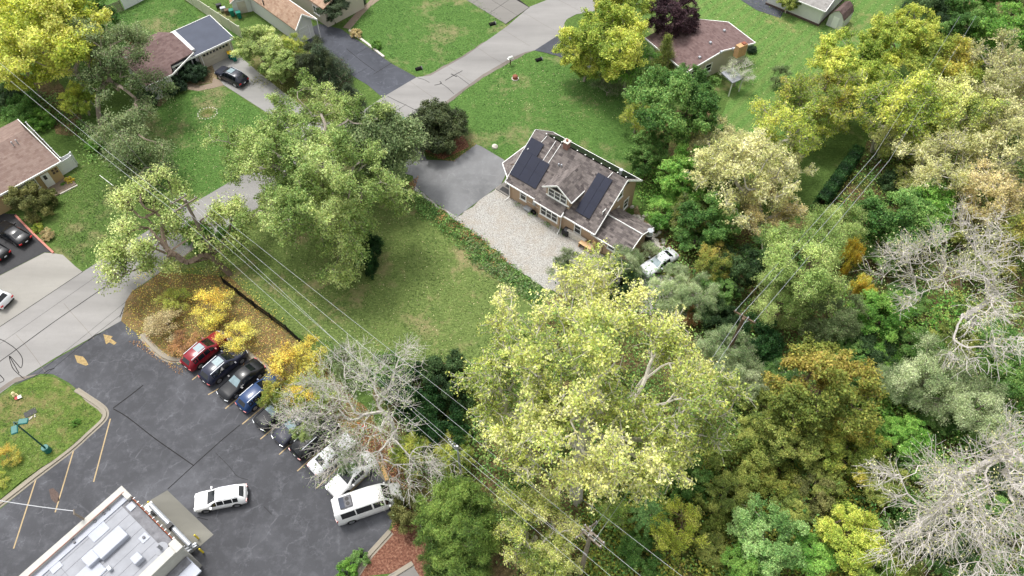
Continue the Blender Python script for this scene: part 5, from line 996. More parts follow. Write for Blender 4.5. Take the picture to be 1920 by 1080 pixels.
e = thing_at('red_stump', 966, 148, 'red-brown stump-like hydrant standing on the lawn above the tan house', 'hydrant'); q = MB(); q.tube([(0,0,0),(0,0,.12)], .5, 14); q.build('base', M['stone_pale'], e); q = MB(); q.tube([(0,0,.1),(0,0,.5),(0,0,.62)], [.4,.36,.2], 14); q.build('body', M['hydrant_red'], e)
e = thing_at('mailbox', 957, 122, 'white-topped mailbox with dark door on a post at the roadside', 'mailbox', .5); q = MB(); q.box(-.05,-.05,0,.05,.05,1.1); q.build('post', M['wood_brown'], e); q = MB(); q.tube([(-.32,0,1.25),(.32,0,1.25)], .17, 12); q.box(-.4,-.2,1.08,.4,.2,1.14); q.build('box', M['trim_white'], e); q = MB(); q.tube([(.32,0,1.25),(.345,0,1.25)], .15, 12); q.build('door', M['black_plastic'], e)
for (px, py), lb in (((923,46),'dark culvert mouth in the grass at the end of the slab driveway'), ((1010,113),'dark culvert mouth in the lawn below the mailbox side drive'), ((785,130),'small dark drain opening in the top lawn near the asphalt drive')):
    e = thing_at('culvert', px, py, lb, 'culvert', .4); q = MB(); q.tube([(-.45,0,.05),(.45,0,.05)], .3, 14); q.build('pipe', M['culvert'], e); q = MB(); q.tube([(.4,0,.05),(.5,0,.05)], .36, 14, False); q.build('rim', M['stain'], e)
e = thing_at('storm_drain', 58, 775, 'dark storm drain grate with pale stones in the island grass', 'drain', .6, z=.1); q = MB(); q.box(-.55,-.35,0,.55,.35,.04); q.build('grate', M['black_plastic'], e); q = MB()
for k in range(9): q.cbox((-.5+k*.1+random.uniform(-.1,.1),-.55+random.uniform(-.2,.1),.05),(.16,.12,.1))
q.build('stones', M['stone_pale'], e, bevel=.03)
def bin_(px, py, body, lid, label, rz=.5, g_=None):
    e = thing_at('wheelie_bin', px, py, label, 'bin', rz, g_); q = MB(); q.v = [(-.25,-.25,.05),(.25,-.25,.05),(.25,.25,.05),(-.25,.25,.05),(-.31,-.33,1.),(.31,-.33,1.),(.31,.33,1.),(-.31,.33,1.)]; q.f = [(0,1,2,3),(4,7,6,5),(0,4,5,1),(1,5,6,2),(2,6,7,3),(3,7,4,0)]; q.build('body', M[body], e, bevel=.02); q = MB(); q.box(-.34,-.37,1.,.34,.37,1.08); q.build('lid', M[lid], e, bevel=.03)
    for s in (-1,1): q = MB(); q.tube([(.25*s,.32,.1),(.3*s,.32,.1)], .1, 10); q.build('wheel', M['rubber'], e)
bin_(434,110,'bin_teal','bin_lid_yellow','teal bin with a yellow lid at the corner of the white garage'); bin_(441,114,'bin_teal','bin_teal','all-teal bin beside the yellow-lidded one near the garage'); bin_(437,30,'bin_teal','bin_teal','teal bin standing among the clutter beside the garden shed', .3); bin_(450,34,'bin_teal','bin_teal','teal bin nearest the tan roof in the shed yard', .4)
bin_(757,235,'bin_blue','bin_teal','blue bin with green lid half hidden behind the round shrub', .5); bin_(1549,25,'bin_blue','bin_blue','blue barrel-like bin between the white garage and barn shed', .2)
# clutter by the shed
for (px, py), c_, lb in (((412,16),'black_plastic','black grill-like machine at the left of the shed clutter'),((420,22),'metal_grey','grey cart in the clutter beside the garden shed'),((428,26),'wood_brown','brown planter in the clutter beside the garden shed'),((443,24),'paint_white','white bucket in the clutter by the garden shed')):
    e = thing_at('yard_item', px, py, lb, 'yard clutter', .4); q = MB(); q.box(-.4,-.3,.25,.4,.3,.75); q.build('box', M[c_], e, bevel=.06); q = MB(); q.tube([(-.35,-.25,0),(-.35,-.25,.3)], .04, 6); q.tube([(.35,-.25,0),(.35,-.25,.3)], .04, 6); q.tube([(.35,.25,0),(.35,.25,.3)], .04, 6); q.tube([(-.4,0,.75),(-.7,0,1.)], .03, 6); q.build('frame', M['black_plastic'], e)
e = thing_at('road_barrier', 683, 806, 'orange and white striped barrier board on the mulch behind the parked cars', 'barrier', -.35)
for k in range(3):
    z_ = .95-k*.3; n_ = 6
    for j in range(n_): q = MB(); x0 = -.5+j/n_; q.v = [(x0,-.02,z_-.1),(x0+1/n_,-.02,z_-.1),(x0+1/n_,-.02,z_+.1),(x0,-.02,z_+.1),(x0,.02,z_-.1),(x0+1/n_,.02,z_-.1),(x0+1/n_,.02,z_+.1),(x0,.02,z_+.1)]; q.f = [(0,1,2,3),(7,6,5,4),(0,4,5,1),(1,5,6,2),(2,6,7,3),(3,7,4,0)]; q.build('stripe', M['barrier_orange' if (j+k)%2 else 'trim_white'], e)
q = MB(); 
for s in (-1,1): q.bar((s*.42,-.3,0),(s*.42,.03,1.1),.05); q.bar((s*.42,.35,0),(s*.42,.03,1.1),.05)
q.build('leg', M['trim_white'], e); q = MB(); q.tube([(-.4,0,1.1),(-.4,0,1.25)], .09, 10); q.build('lamp', M['barrier_orange'], e)
e = thing_at('air_conditioner', 1061.5, 439, 'black air conditioner unit on the ground by the tan house wall', 'air conditioner', -.68); q = MB(); q.box(-.4,-.4,.05,.4,.4,.8); q.build('housing', M['black_plastic'], e, bevel=.03); q = MB(); q.tube([(0,0,.8),(0,0,.82)], .3, 16); q.build('fan_guard', M['stain'], e)
e = thing_at('wooden_crate', 1098, 466, 'pale plywood box standing open by the tan house extension', 'crate', -.68); q = MB(); q.box(-.8,-.35,.0,-.75,.35,.7); q.box(.75,-.35,0,.8,.35,.7); q.box(-.8,-.35,.7,.8,.35,.76); q.box(-.74,.3,0,.74,.34,.69); q.box(-.02,-.3,0,.02,.29,.69); q.build('carcass', M['wood_pale'], e); q = MB(); q.box(.55,.4,0,1.0,.48,1.5); q.build('back_board', M['wood_pale'], e)
e = thing_at('tyre_pile', 995, 397, 'black tyre and grey machine lying by the tan house wall', 'yard clutter', -.68); q = MB(); q.tube([(.5+.3*math.cos(a),-.1,.33+.3*math.sin(a)) for a in np.linspace(0,6.28,14)], .12, 8); q.build('tyre', M['rubber'], e); q = MB(); q.box(-.9,-.35,.1,.1,.25,.5); q.build('machine', M['metal_grey'], e, bevel=.08)
e = thing_at('water_drum', 1213, 452, 'pale-topped round drum beside the extension roof', 'drum'); q = MB(); q.tube([(0,0,0),(0,0,1.3)], .5, 18); q.build('shell', M['black_plastic'], e); q = MB(); q.tube([(0,0,1.3),(0,0,1.36)], .52, 18); q.build('lid', M['trim_white'], e)
e = thing_at('tarpaulin', 1162, 418, 'crumpled white tarpaulin behind the tan house extension', 'tarpaulin'); q = MB(); pts = [(math.cos(a)*random.uniform(.5,.9), math.sin(a)*random.uniform(.4,.8)) for a in np.linspace(0,6.28,11)[:-1]]; q.v = [(0,0,.7)]+[(x*.5,y*.5,random.uniform(.3,.7)) for x, y in pts]+[(x,y,.0) for x, y in pts]; q.f = [(0,1+i,1+(i+1)%10) for i in range(10)]+[(1+i,11+i,11+(i+1)%10,1+(i+1)%10) for i in range(10)]; q.build('cloth', M['cloth_white'], e)
e = thing_at('white_stone', 928, 276, 'pale boulder on the lawn edge beside the asphalt forecourt', 'stone'); q = MB(); q.tube([(0,0,0),(0,0,.2),(.05,0,.45)], [.42,.4,.12], 9); q.build('rock', M['stone_pale'], e)
e = thing_at('white_ornament', 795, 998, 'small white garden figure between the brown shrub and the pine', 'ornament'); q = MB(); q.tube([(0,0,0),(0,0,1.2),(0,0,1.7),(0,0,1.9)], [.1,.1,.18,.06], 10); q.build('figure', M['trim_white'], e)
# stone ring in the lawn, red edging, flower bed, stones
e = thing_at('stone_ring', 389, 213, 'ring of small stones round a worn patch in the lawn by the concrete driveway', 'stone ring'); q = MB(); q.tube([(0,0,.01),(0,0,.03)], .8, 9); q.build('worn_patch', M['grass_dry'], e)
sm_ = MB(); sm_.tube([(0,0,0),(0,0,.1),(0,0,.16)], [.14,.13,.06], 6); sm_ = sm_.mesh('stone')
for k in range(20): a = k*.314; link('stone', sm_, M['stone_pale'], e, (random.uniform(1.15,1.4)*math.cos(a),random.uniform(1.0,1.25)*math.sin(a),0), k).scale = (.75,.6,.45)
def edging(name, pts, label, mat, w=.22, h=.2):
    q = [P(*p) for p in pts]; e = empty(name, q[0], 0, label, 'garden edging')
    for i in range(len(q)-1):
        a, b = q[i]-q[0], q[i+1]-q[0]; L = (b-a).length; n = max(1, int(L/.6)); d = (b-a)/n; bm_ = MB(); bm_.box(.01,-w/2,0,d.length-.01,w/2,h); me = bm_.mesh('block')
        for k in range(n): link('block', me, M[mat], e, a+d*k, math.atan2(d.y,d.x))
    return e
edging('red_edging', [(30,405),(62,438),(101,475)], 'pale red block edging along the asphalt drive by the black sedan', 'red_edging'); edging('bed_edging', [(47,415),(60,408),(78,425)], 'pale red edging of the small planting bed below the olive bush', 'red_edging', .12, .15); edging('stoop_edging', [(113,365),(146,348)], 'low stone edging round the flower bed by the bungalow stoop', 'stone_pale', .15, .15)
edging('rock_border', [(655,58),(690,84),(720,108)], 'line of pale rocks between the asphalt drive and the top lawn', 'stone_pale', .3, .22)
q = MB(); q.bar(P(187,329)+Vector((0,0,.04)), P(213,349)+Vector((0,0,.04)), .06, .05); tag(q.build('white_pipe', M['trim_white']), 'thin white pipe lying on the grass right of the ochre bungalow', 'pipe')
# retaining stones behind the house
e = thing_at('rubble_wall', 1200, 420, 'low rubble stones stepping down behind the tan house', 'stone wall'); 
for k in range(70):
    q_ = P(random.uniform(1180,1240), 0+random.uniform(0,1)); f_ = random.random(); c_ = P(1192+f_*50+random.uniform(-10,10), 395+f_*75+random.uniform(-14,14)); link('stone', sm_, M['stone_pale'], e, c_-P(1200,420), k).scale = (2.2,1.6,1.6)
# ============================================================ trees and shrubs
make_protos()
def grow(name, basepx, lumps, leaf, wood, label, cat='tree', ntar=300, trunk_r=.4, per=40, lsize=.28, sig=.45, tw=3, twl=1.1, tipr=.035, droop=0, wander=.18, trunk=None, zmin=.5, sides=4, step=.7, pull=.3, drop=0., aspect=.62, th=4., expo=2.3):
    b = P(*basepx); e = empty(name, b, 0, label, cat); L = lump_px(b, lumps)
    tk = [np.array(q, float) for q in trunk(b)] if trunk else None
    wm, lm = make_tree(name, L, ntar, th, trunk_r, per, lsize, sig, tw, twl, tipr, droop, .5, wander, tk, step, pull, zmin, aspect, sides, drop, expo=expo)
    link('trunk', wm, M[wood], e)
    if lm: link('crown', lm, M['leaf_'+leaf], e)
    return e
def pxtrunk(pts):
    def f(b):
        out = [(0,0,0)]
        for px, py, z in pts: q = P(px, py, z); out.append((q.x-b.x, q.y-b.y, z))
        return [np.array(v) for v in smooth_pts([Vector(o) for o in out], 3)]
    return f
# the great yellow sycamore
grow('sycamore_tree', (1080,940), [(1090,575,15,62),(985,615,13,55),(1180,625,15,72),(960,710,12,62),(1090,700,18,100),(1230,720,16,85),(1300,770,13,62),(1110,800,15,105),(1220,850,12,68),(1010,810,12,68),(935,800,9,42),(1060,650,17,80),(1270,670,14,48),(940,660,11,38),(1335,730,12,36),(1110,530,12,32)],
     'yellow_pale', 'bark_pale', 'huge pale yellow sycamore spreading over the lower middle of the photo', ntar=660, trunk_r=.6, per=8, lsize=.21, sig=.17, tw=5, twl=1.35, expo=2.1, tipr=.04, wander=.22, trunk=pxtrunk([(1082,895,4),(1090,850,8),(1100,800,11)]))
# big green tree over the road in the centre left
grow('honey_locust_tree', (628,460), [(590,200,9,60),(560,290,11,85),(500,320,9,65),(460,290,8,42),(640,320,12,80),(600,380,10,80),(520,390,8,60),(640,440,7,60),(640,480,5,45),(700,350,9,55),(660,230,9,50)],
     'willow', 'bark_grey', 'large fresh green feathery tree hanging over the road in the centre left', ntar=620, trunk_r=.5, per=22, lsize=.21, sig=.24, tw=3, twl=1., tipr=.03, droop=.3, trunk=pxtrunk([(620,430,3),(610,370,7)]))
grow('grey_green_tree', (722,330), [(712,272,7,50),(690,250,7,45),(730,235,7,35),(738,315,5,32)], 'elm_grey', 'bark_grey', 'rounded grey-green tree between the road and the asphalt forecourt', ntar=160, per=36, lsize=.25, trunk_r=.3, tipr=.025)
tree(683, 468, 42, 'bush0', 'ivy', 'bark_dark', 'dark ivy-like shrub under the large feathery tree on the centre lawn', 'shrub', name='shrub', sz=1.6)
# leaning tree by the utility pole
grow('leaning_tree', (432,515), [(270,375,7,45),(300,350,8,40),(265,440,6,50),(215,480,5,38),(250,490,4,40),(420,420,5,42),(395,455,4,40),(330,400,7,30),(450,470,4,28),(300,480,4,30)],
     'pale_lime', 'bark_brown', 'leaning yellow-green tree with twisted bare limbs reaching over the road', ntar=220, trunk_r=.36, per=10, lsize=.23, sig=.36, tw=3, twl=1.1, tipr=.035, wander=.25, trunk=pxtrunk([(405,490,2),(380,478,3.5),(352,492,4),(330,478,5),(312,466,5.5),(306,440,6),(303,425,6.5)]), th=2)
# twisted elm, upper left
grow('twisted_elm', (188,235), [(215,85,9,50),(165,95,9,45),(255,125,8,45),(190,150,7,40),(270,170,6,32),(240,230,5,40),(250,285,4,42),(280,320,3,36),(225,260,4,38),(210,140,8,40)],
     'elm_grey', 'bark_tan', 'grey-green elm with pale twisted trunk in front of the bright yellow tree', ntar=300, trunk_r=.3, per=20, lsize=.22, sig=.36, tw=2, twl=1., tipr=.028, droop=.35, wander=.2, trunk=pxtrunk([(184,205,2),(186,170,5),(205,150,6.5),(200,130,8)]))
# dead tree over the cars
grow('dead_tree', (748,850), [(720,790,8,60),(660,760,8,62),(600,760,7,55),(560,780,5,40),(640,820,6,55),(700,720,9,45),(740,700,9,42),(760,660,10,18),(800,850,5,50),(770,880,4,45),(820,900,4,38),(650,860,5,40),(720,880,4,45),(640,700,7,45),(690,680,8,35)],
     'elm_grey', 'bark_dead', 'leafless silver-grey tree spreading bare branches over the parked cars', ntar=560, trunk_r=.3, per=.3, lsize=.16, sig=.4, tw=3, twl=1.3, tipr=.02, wander=.12, expo=1.8, sides=3, zmin=1.5, step=.5, pull=.22, trunk=pxtrunk([(742,820,3),(735,790,5.5)]))
# dead giant, lower right
grow('dead_giant_tree', (1672,1022), [(1900,860,17,70),(1850,910,16,75),(1790,890,14,60),(1700,900,11,55),(1660,900,9,40),(1720,980,10,60),(1670,1000,8,38),(1800,1000,12,70),(1880,990,13,75),(1740,1050,9,50),(1850,1060,11,65),(1960,900,16,80),(1960,1000,14,80),(1960,820,17,60),(1860,840,17,30)],
     'wheat', 'bark_dead', 'enormous bare dead tree with pale branches filling the lower right corner', ntar=560, trunk_r=.5, per=.1, lsize=.13, sig=.3, tw=3, twl=1.6, tipr=.028, wander=.11, expo=1.7, sides=3, zmin=2, step=.55, pull=.2, trunk=pxtrunk([(1720,990,4),(1765,955,8),(1800,900,11.5),(1850,870,14.5),(1925,835,18.5)]))
# bare pale tree, right
grow('bare_branched_tree', (1790,640), [(1790,470,14,60),(1740,510,12,70),(1690,500,10,45),(1800,560,12,70),(1860,600,12,60),(1760,610,9,50),(1880,520,14,60),(1840,440,15,50),(1840,660,9,50)],
     'wheat', 'bark_dead', 'bare pale branched tree right of the tall grey-green tree', ntar=300, trunk_r=.3, per=.2, lsize=.15, sig=.35, tw=3, twl=1.6, tipr=.028, wander=.12, expo=1.7, sides=3, zmin=3, step=.55, pull=.22)
T_ = tree
# --- upper left
T_(105,75,105,'broad0','yellow_bright','bark_grey','tall bright yellow tree filling the top left corner', sz=1.0)
T_(30,110,70,'broad1','yellow_bright','bark_grey','bright yellow tree cut by the left edge near the top')
T_(70,20,80,'broad2','yellow_bright','bark_grey','yellow crown behind the tall bright yellow tree at the top left edge')
T_(150,185,38,'broad1','yellow_green','bark_grey','small yellow-green tree under the bright yellow one', sz=.8)
T_(165,20,55,'broad2','mid_green','bark_dark','dark green tree at the top edge between the yellow tree and the far yard')
T_(110,-5,50,'broad0','dark_green','bark_dark','very dark tree touching the top edge at the left')
T_(40,205,38,'bush0','mid_green','bark_dark','green bush behind the ochre bungalow roof', 'shrub', name='shrub')
T_(75,225,26,'bush1','fresh_green','bark_dark','lighter green bush by the white vinyl fence', 'shrub', name='shrub')
T_(5,185,36,'bush1','dark_green','bark_dark','dark bush cut by the left edge behind the bungalow', 'shrub', name='shrub')
T_(15,150,30,'bush0','mid_green','bark_dark','bush below the yellow crown at the left edge', 'shrub', name='shrub')
T_(185,265,24,'bush0','fresh_green','bark_dark','light green shrub at the foot of the twisted elm', 'shrub', name='shrub')
T_(362,135,24,'mound','boxwood','bark_dark','large dark clipped shrub at the garage corner beside the dark SUV', 'shrub', name='clipped_shrub')
T_(324,160,22,'mound','boxwood','bark_dark','middle of the three dark clipped shrubs along the white ranch house', 'shrub', name='clipped_shrub')
T_(275,188,20,'mound','boxwood','bark_dark','lowest dark clipped shrub below the white gable wall', 'shrub', name='clipped_shrub')
T_(485,85,48,'broad1','pale_lime','bark_grey','yellowish green tree at the end of the cream fence', sz=.8)
T_(520,125,38,'broad2','willow','bark_grey','loose green tree between the cream fence and the dark conifer', sz=.8)
T_(550,90,30,'airy0','yellow_green','bark_grey','thin yellow-green tree in front of the tan-roofed house', sz=.9)
T_(605,125,62,'conifer','conifer','bark_dark','broad dark conifer beside the neighbour asphalt drive', sz=.5)
T_(590,110,42,'feather1','yew','bark_dark','dark feathery evergreen crown next to the broad conifer', sz=.9)
T_(655,180,34,'conifer','conifer','bark_dark','low dark conifer at the foot of the asphalt drive', sz=.55)
T_(622,15,32,'broad0','conifer','bark_dark','dark dense tree by the cream wall at the top edge', sz=.8)
T_(675,3,10,'mound','boxwood','bark_dark','tiny round clipped shrub by the garden walk', 'shrub', name='clipped_shrub')
T_(668,62,13,'bush0','straw','bark_dark','straw-coloured ornamental grass clump beside the garden walk', 'grass clump', name='grass_clump')
T_(705,85,11,'bush1','fresh_green','bark_dark','small leafy shrub on the rock border of the top lawn', 'shrub', name='shrub')
T_(60,378,42,'bush1','brown_green','bark_brown','brownish green bush in front of the ochre bungalow window', 'shrub', name='shrub', sz=1.3)
T_(88,440,14,'bush0','straw','bark_dark','pale yellow-green clump by the red block edging', 'shrub', name='shrub'); T_(70,428,11,'bush1','yellow_green','bark_dark','small yellow-green clump at the bed edging', 'shrub', name='shrub')
T_(130,338,9,'bush1','gold','bark_dark','orange-gold flowers beside the bungalow stoop', 'flowers', name='flower_clump'); T_(118,345,5,'bush0','fresh_green','bark_dark','potted green plant on the bungalow stoop', 'plant', name='potted_plant')
T_(10,855,26,'sparse0','gold','bark_brown','golden young tree cut by the left edge on the grass island', sz=.8)
T_(0,900,20,'sparse1','yellow_bright','bark_brown','low golden branch tree at the left edge below the lamp post', sz=.6)
T_(143,793,9,'bush0','fresh_green','bark_dark','small green tuft in the bare patch of the island', 'plant', name='low_plant')
T_(815,243,58,'mound','yew','bark_dark','big dark rounded evergreen shrub beside the asphalt forecourt', 'shrub', name='evergreen_shrub', sz=1.0)
T_(370,440,30,'bush0','fresh_green','bark_dark','bright green bush at the foot of the roadside utility pole', 'shrub', name='shrub', sz=1.5); T_(430,440,26,'bush1','mid_green','bark_dark','green bush behind the trunk of the leaning tree', 'shrub', name='shrub', sz=1.2)
# --- verge golds
T_(390,570,48,'sparse0','gold','bark_brown','golden small tree on the leafy verge above the red SUV', sz=.7)
T_(440,625,42,'sparse1','gold','bark_brown','thin golden tree beside the dark slatted fence', sz=.6)
T_(350,640,36,'sparse1','rust','bark_brown','rust-gold sapling beside the kerb left of the red SUV', sz=.5)
T_(310,600,44,'sparse0','straw','bark_dark','thin almost bare sapling on the verge by the road', sz=.5)
T_(330,565,34,'sparse1','yellow_green','bark_brown','yellow-green sapling on the verge under the leaning tree', sz=.7)
T_(540,690,56,'sparse0','gold','bark_brown','golden tree hanging over the black sedan and the blue SUV', sz=.8)
T_(570,740,44,'sparse0','gold','bark_brown','golden tree tangled in the left limbs of the dead tree', sz=.8)
T_(585,660,40,'sparse1','gold','bark_brown','golden tree on the fence line left of the dead tree', sz=.7)
T_(525,735,38,'airy1','golden_green','bark_brown','green and gold tree over the noses of the middle parked cars', sz=.8)
T_(590,730,40,'airy2','yellow_green','bark_brown','green-yellow tree mixed into the dead tree crown', sz=.8)
T_(570,810,24,'airy0','willow','bark_grey','small green-leaved tree over the charcoal car', sz=1.0); T_(655,870,24,'airy1','mid_green','bark_grey','green sprig tree between the two white sedans', sz=1.0)
T_(640,680,34,'airy2','elm_grey','bark_grey','grey-green small tree at the lawn edge behind the dead tree')
T_(775,730,62,'bush0','ivy','bark_dark','dark green thicket at the foot of the centre lawn', 'shrub', name='thicket', sz=1.4)
T_(850,715,60,'bush1','dark_green','bark_dark','dark thicket between the centre lawn and the big sycamore', 'shrub', name='thicket', sz=1.4)
T_(820,790,60,'bush0','ivy','bark_dark','deep green thicket behind the pale service pole', 'shrub', name='thicket', sz=1.3)
T_(725,690,40,'bush1','mid_green','bark_dark','green shrub on the lawn edge behind the dead tree crown', 'shrub', name='thicket', sz=1.2)
T_(770,850,42,'airy0','yellow_green','bark_grey','yellow-green small tree right of the bare grey trunk', sz=.8)
T_(850,850,42,'airy1','yellow_green','bark_pale','pale yellow-green tree just left of the sycamore around the service pole', sz=.8)
T_(765,955,38,'bush1','brown_green','bark_brown','brown-green shrub beside the nose of the white van', 'shrub', name='shrub', sz=1.6)
T_(735,1000,26,'bush0','brown_green','bark_brown','low brown-green shrub on the mulch below the van', 'shrub', name='shrub', sz=1.2) if False else None
T_(675,1045,18,'bush0','blue_green','bark_dark','small green shrub at the bottom edge of the parking lot', 'shrub', name='shrub', sz=1.3); T_(650,1075,24,'bush1','fresh_green','bark_dark','green shrub cut by the bottom edge beside the parking lot', 'shrub', name='shrub', sz=1.2)
T_(1005,990,85,'airy1','yellow_pale','bark_pale','pale yellow airy tree at the bottom edge left of the double-armed pole', sz=.9)
T_(1040,1050,55,'airy0','yellow_pale','bark_pale','pale yellow crown below the double-armed pole')
# --- around and behind the tan house
T_(1140,75,80,'broad1','yellow_green','bark_grey','bright yellow-green tree at the top beside the road', sz=1.0)
T_(1100,100,55,'broad2','yellow_green','bark_grey','yellow-green lower crown over the side asphalt drive', sz=.9)
T_(1165,20,60,'broad0','yellow_green','bark_grey','yellow crown at the top edge left of the purple tree')
T_(1178,125,52,'feather0','fresh_green','bark_grey','green feathery tree under the yellow-green crowns', sz=.9)
T_(1265,30,52,'broad2','purple','bark_dark','dark purple-leaved tree at the top edge')
T_(1245,110,36,'conifer','olive','bark_brown','olive conifer between the purple tree and the red-roofed house', sz=1.0)
T_(1140,160,34,'sparse0','elm_grey','bark_grey','thin grey shrub tree at the lawn edge above the tan house', sz=.7)
T_(1195,215,34,'airy2','yellow_green','bark_grey','yellow airy tree left of the tall dark green tree')
T_(1262,205,84,'broad0','mid_green','bark_dark','tall dark green tree behind the tan house', sz=1.1)
T_(1300,170,50,'broad1','mid_green','bark_dark','green crown below the red roof')
T_(1215,290,44,'broad2','mid_green','bark_dark','green tree directly behind the tan house roof')
T_(1290,330,60,'broad1','fresh_green','bark_dark','fresh green tree right of the tan house', sz=.9)
T_(1330,410,60,'broad0','mid_green','bark_dark','mid green tree below the pale tan trees', sz=.9)
T_(1300,400,40,'airy2','olive','bark_grey','olive tree right of the tan house extension')
T_(1385,135,36,'bare1','silver_green','bark_dead','pale bare shrub against the red-roofed house', sz=.7)
T_(1460,140,26,'sparse0','elm_grey','bark_dark','small dark-stemmed tree on the striped lawn', sz=.9)
T_(1409,92,10,'mound','boxwood','bark_dark','small round dark bush at the chimney corner of the red-roofed house', 'shrub', name='clipped_shrub')
T_(1480,2,22,'broad1','olive','bark_pale','olive tree beside the white garage', sz=.9)
T_(1180,492,36,'feather0','grey_green','bark_pale','grey-green feathery tree in front of the tan house extension')
T_(1222,470,24,'sparse0','silver_green','bark_pale','thin silvery sapling leaning over the roof of the silver car', sz=1.1)
T_(1268,515,26,'airy0','grey_green','bark_pale','small grey-green tree at the tail of the silver car')
T_(1262,548,42,'feather1','silver_green','bark_pale','silvery tree partly covering the silver car')
T_(1300,560,44,'feather0','grey_green','bark_grey','grey-green tree right of the silver car')
T_(1160,530,46,'bush0','dark_green','bark_dark','dark bush at the end of the gravel yard', 'shrub', name='shrub', sz=1.5)
T_(1065,505,38,'airy2','elm_grey','bark_grey','thin grey-green tree on the gravel yard edge above the sycamore', sz=.8)
T_(1290,590,28,'sparse1','rust','bark_brown','small rust-red shrub tree in the shade of the grey-green trees')
T_(1360,660,62,'feather1','grey_green','bark_grey','feathery grey-green tree just left of the woodland pole')
T_(1400,710,46,'feather0','silver_green','bark_grey','silvery crown right of the sycamore')
# --- right-hand woods
T_(1390,330,95,'airy0','wheat','bark_dead','pale tan tree with bare limbs right of the tall dark tree')
T_(1345,270,52,'airy1','wheat','bark_pale','pale wheat crown on the left of the tan group')
T_(1440,390,55,'airy2','tan','bark_dead','tan lower crown above the tall grey-green tree')
T_(1470,240,72,'airy1','yellow_green','bark_pale','yellow-green airy tree with white limbs below the striped lawn')
T_(1540,190,70,'airy2','golden_green','bark_grey','golden-green tree leaning over the striped lawn')
T_(1600,130,78,'broad1','yellow_green','bark_grey','tall yellow-green tree at the corner of the striped lawn', sz=.9)
T_(1690,70,70,'broad2','yellow_green','bark_grey','yellow crown near the top right beside the dark gap')
T_(1680,200,88,'airy0','yellow_green','bark_pale','broad yellow airy tree above the clipped hedge')
T_(1760,130,72,'broad0','golden_green','bark_pale','golden crown in the upper right group')
T_(1800,210,80,'airy1','yellow_pale','bark_pale','pale yellow airy tree in the upper right group')
T_(1870,150,85,'airy2','wheat','bark_pale','wheat-coloured tree at the right edge near the top')
T_(1900,270,85,'airy0','wheat','bark_pale','wheat-coloured tree at the right edge above the bare tree')
T_(1750,310,72,'airy2','wheat','bark_dead','pale half-bare tree right of the clipped hedge')
T_(1860,370,75,'airy1','tan','bark_dead','tan half-bare tree near the right edge')
T_(1740,30,50,'broad0','dark_green','bark_dark','dark green tree at the top right beyond the barn shed')
T_(1800,40,55,'broad1','mid_green','bark_dark','mid green tree at the top right corner area')
T_(1880,60,60,'broad2','fresh_green','bark_grey','fresh green tree in the very top right corner')
T_(1830,-30,60,'broad2','fresh_green','bark_dark','green crown cut by the top edge above the upper right group')
T_(1930,-20,60,'broad0','mid_green','bark_dark','green crown beyond the top right corner')
T_(1760,-60,60,'broad1','mid_green','bark_dark','green tree behind the dark tree at the top right')
T_(1905,450,62,'airy0','olive_gold','bark_grey','olive-gold tree at the right edge beside the bare tree')
T_(1680,420,78,'broad0','mid_green','bark_dark','round green tree between the hedge and the bare branched tree', sz=.9)
T_(1740,395,50,'broad2','fresh_green','bark_dark','fresh green crown above the bare branched tree')
T_(1510,500,88,'feather0','willow','bark_brown','tall grey-green tree in the middle of the right-hand woods', sz=1.15)
T_(1460,560,60,'feather1','willow','bark_brown','left lower crown of the tall grey-green pair', sz=1.1)
T_(1565,590,62,'feather1','elm_grey','bark_brown','darker grey-green crown right of the leaning trunk', sz=1.0)
T_(1550,430,55,'feather0','willow','bark_brown','upper crown of the tall grey-green group', sz=1.2)
T_(1595,480,24,'bush0','gold','bark_brown','small bright gold crown beside the tall grey-green tree', sz=3.5)
T_(1618,548,24,'bush1','gold','bark_brown','second bright gold crown, right of the grey-green tree', sz=3.2)
T_(1650,590,55,'broad1','fresh_green','bark_dark','bright green tree below the gold crown', sz=.8)
T_(1720,650,44,'broad2','mid_green','bark_dark','mid green tree beneath the bare branched tree', sz=.8)
T_(1750,700,80,'feather1','silver_green','bark_grey','silvery willow-like tree at the right')
T_(1830,760,70,'feather0','silver_green','bark_grey','silvery willow crown nearer the right edge')
T_(1690,720,50,'feather0','grey_green','bark_grey','grey-green willow crown on the left of the silvery pair')
T_(1900,700,60,'broad0','mid_green','bark_dark','dark green tree at the right edge beside the willow')
T_(1540,740,105,'broad0','olive_gold','bark_brown','big olive-gold tree in the middle of the right-hand woods', sz=.95)
T_(1480,820,70,'broad2','olive','bark_brown','olive lower crown left of the big olive-gold tree', sz=.8)
T_(1590,840,62,'broad1','golden_green','bark_brown','golden-green lower crown of the olive-gold group', sz=.8)
T_(1690,820,46,'broad2','fresh_green','bark_dark','fresh green tree between the olive-gold tree and the dead giant', sz=.8)
T_(1440,1010,70,'broad1','blue_green','bark_grey','blue-green bushy tree at the bottom edge', sz=.8)
T_(1400,1060,44,'broad0','fresh_green','bark_grey','fresh green crown cut by the bottom edge')
T_(1275,990,50,'airy2','yellow_bright','bark_brown','bright yellow tree at the bottom edge right of the fern-like plant', sz=.8)
T_(1330,970,40,'bush0','olive','bark_dark','olive thicket between the yellow and blue-green trees', 'shrub', name='thicket', sz=1.2)
T_(1590,1000,66,'broad2','yellow_green','bark_brown','yellow-green tree left of the dead giant', sz=.8)
T_(1640,1070,44,'broad1','lime','bark_brown','lime tree at the bottom edge under the dead giant', sz=.8)
T_(1380,870,60,'bush1','olive','bark_dark','olive thicket right of the sycamore', 'shrub', name='thicket', sz=1.2)
T_(1450,900,50,'bush0','olive_gold','bark_dark','gold-flecked thicket above the blue-green tree', 'shrub', name='thicket', sz=1.1)
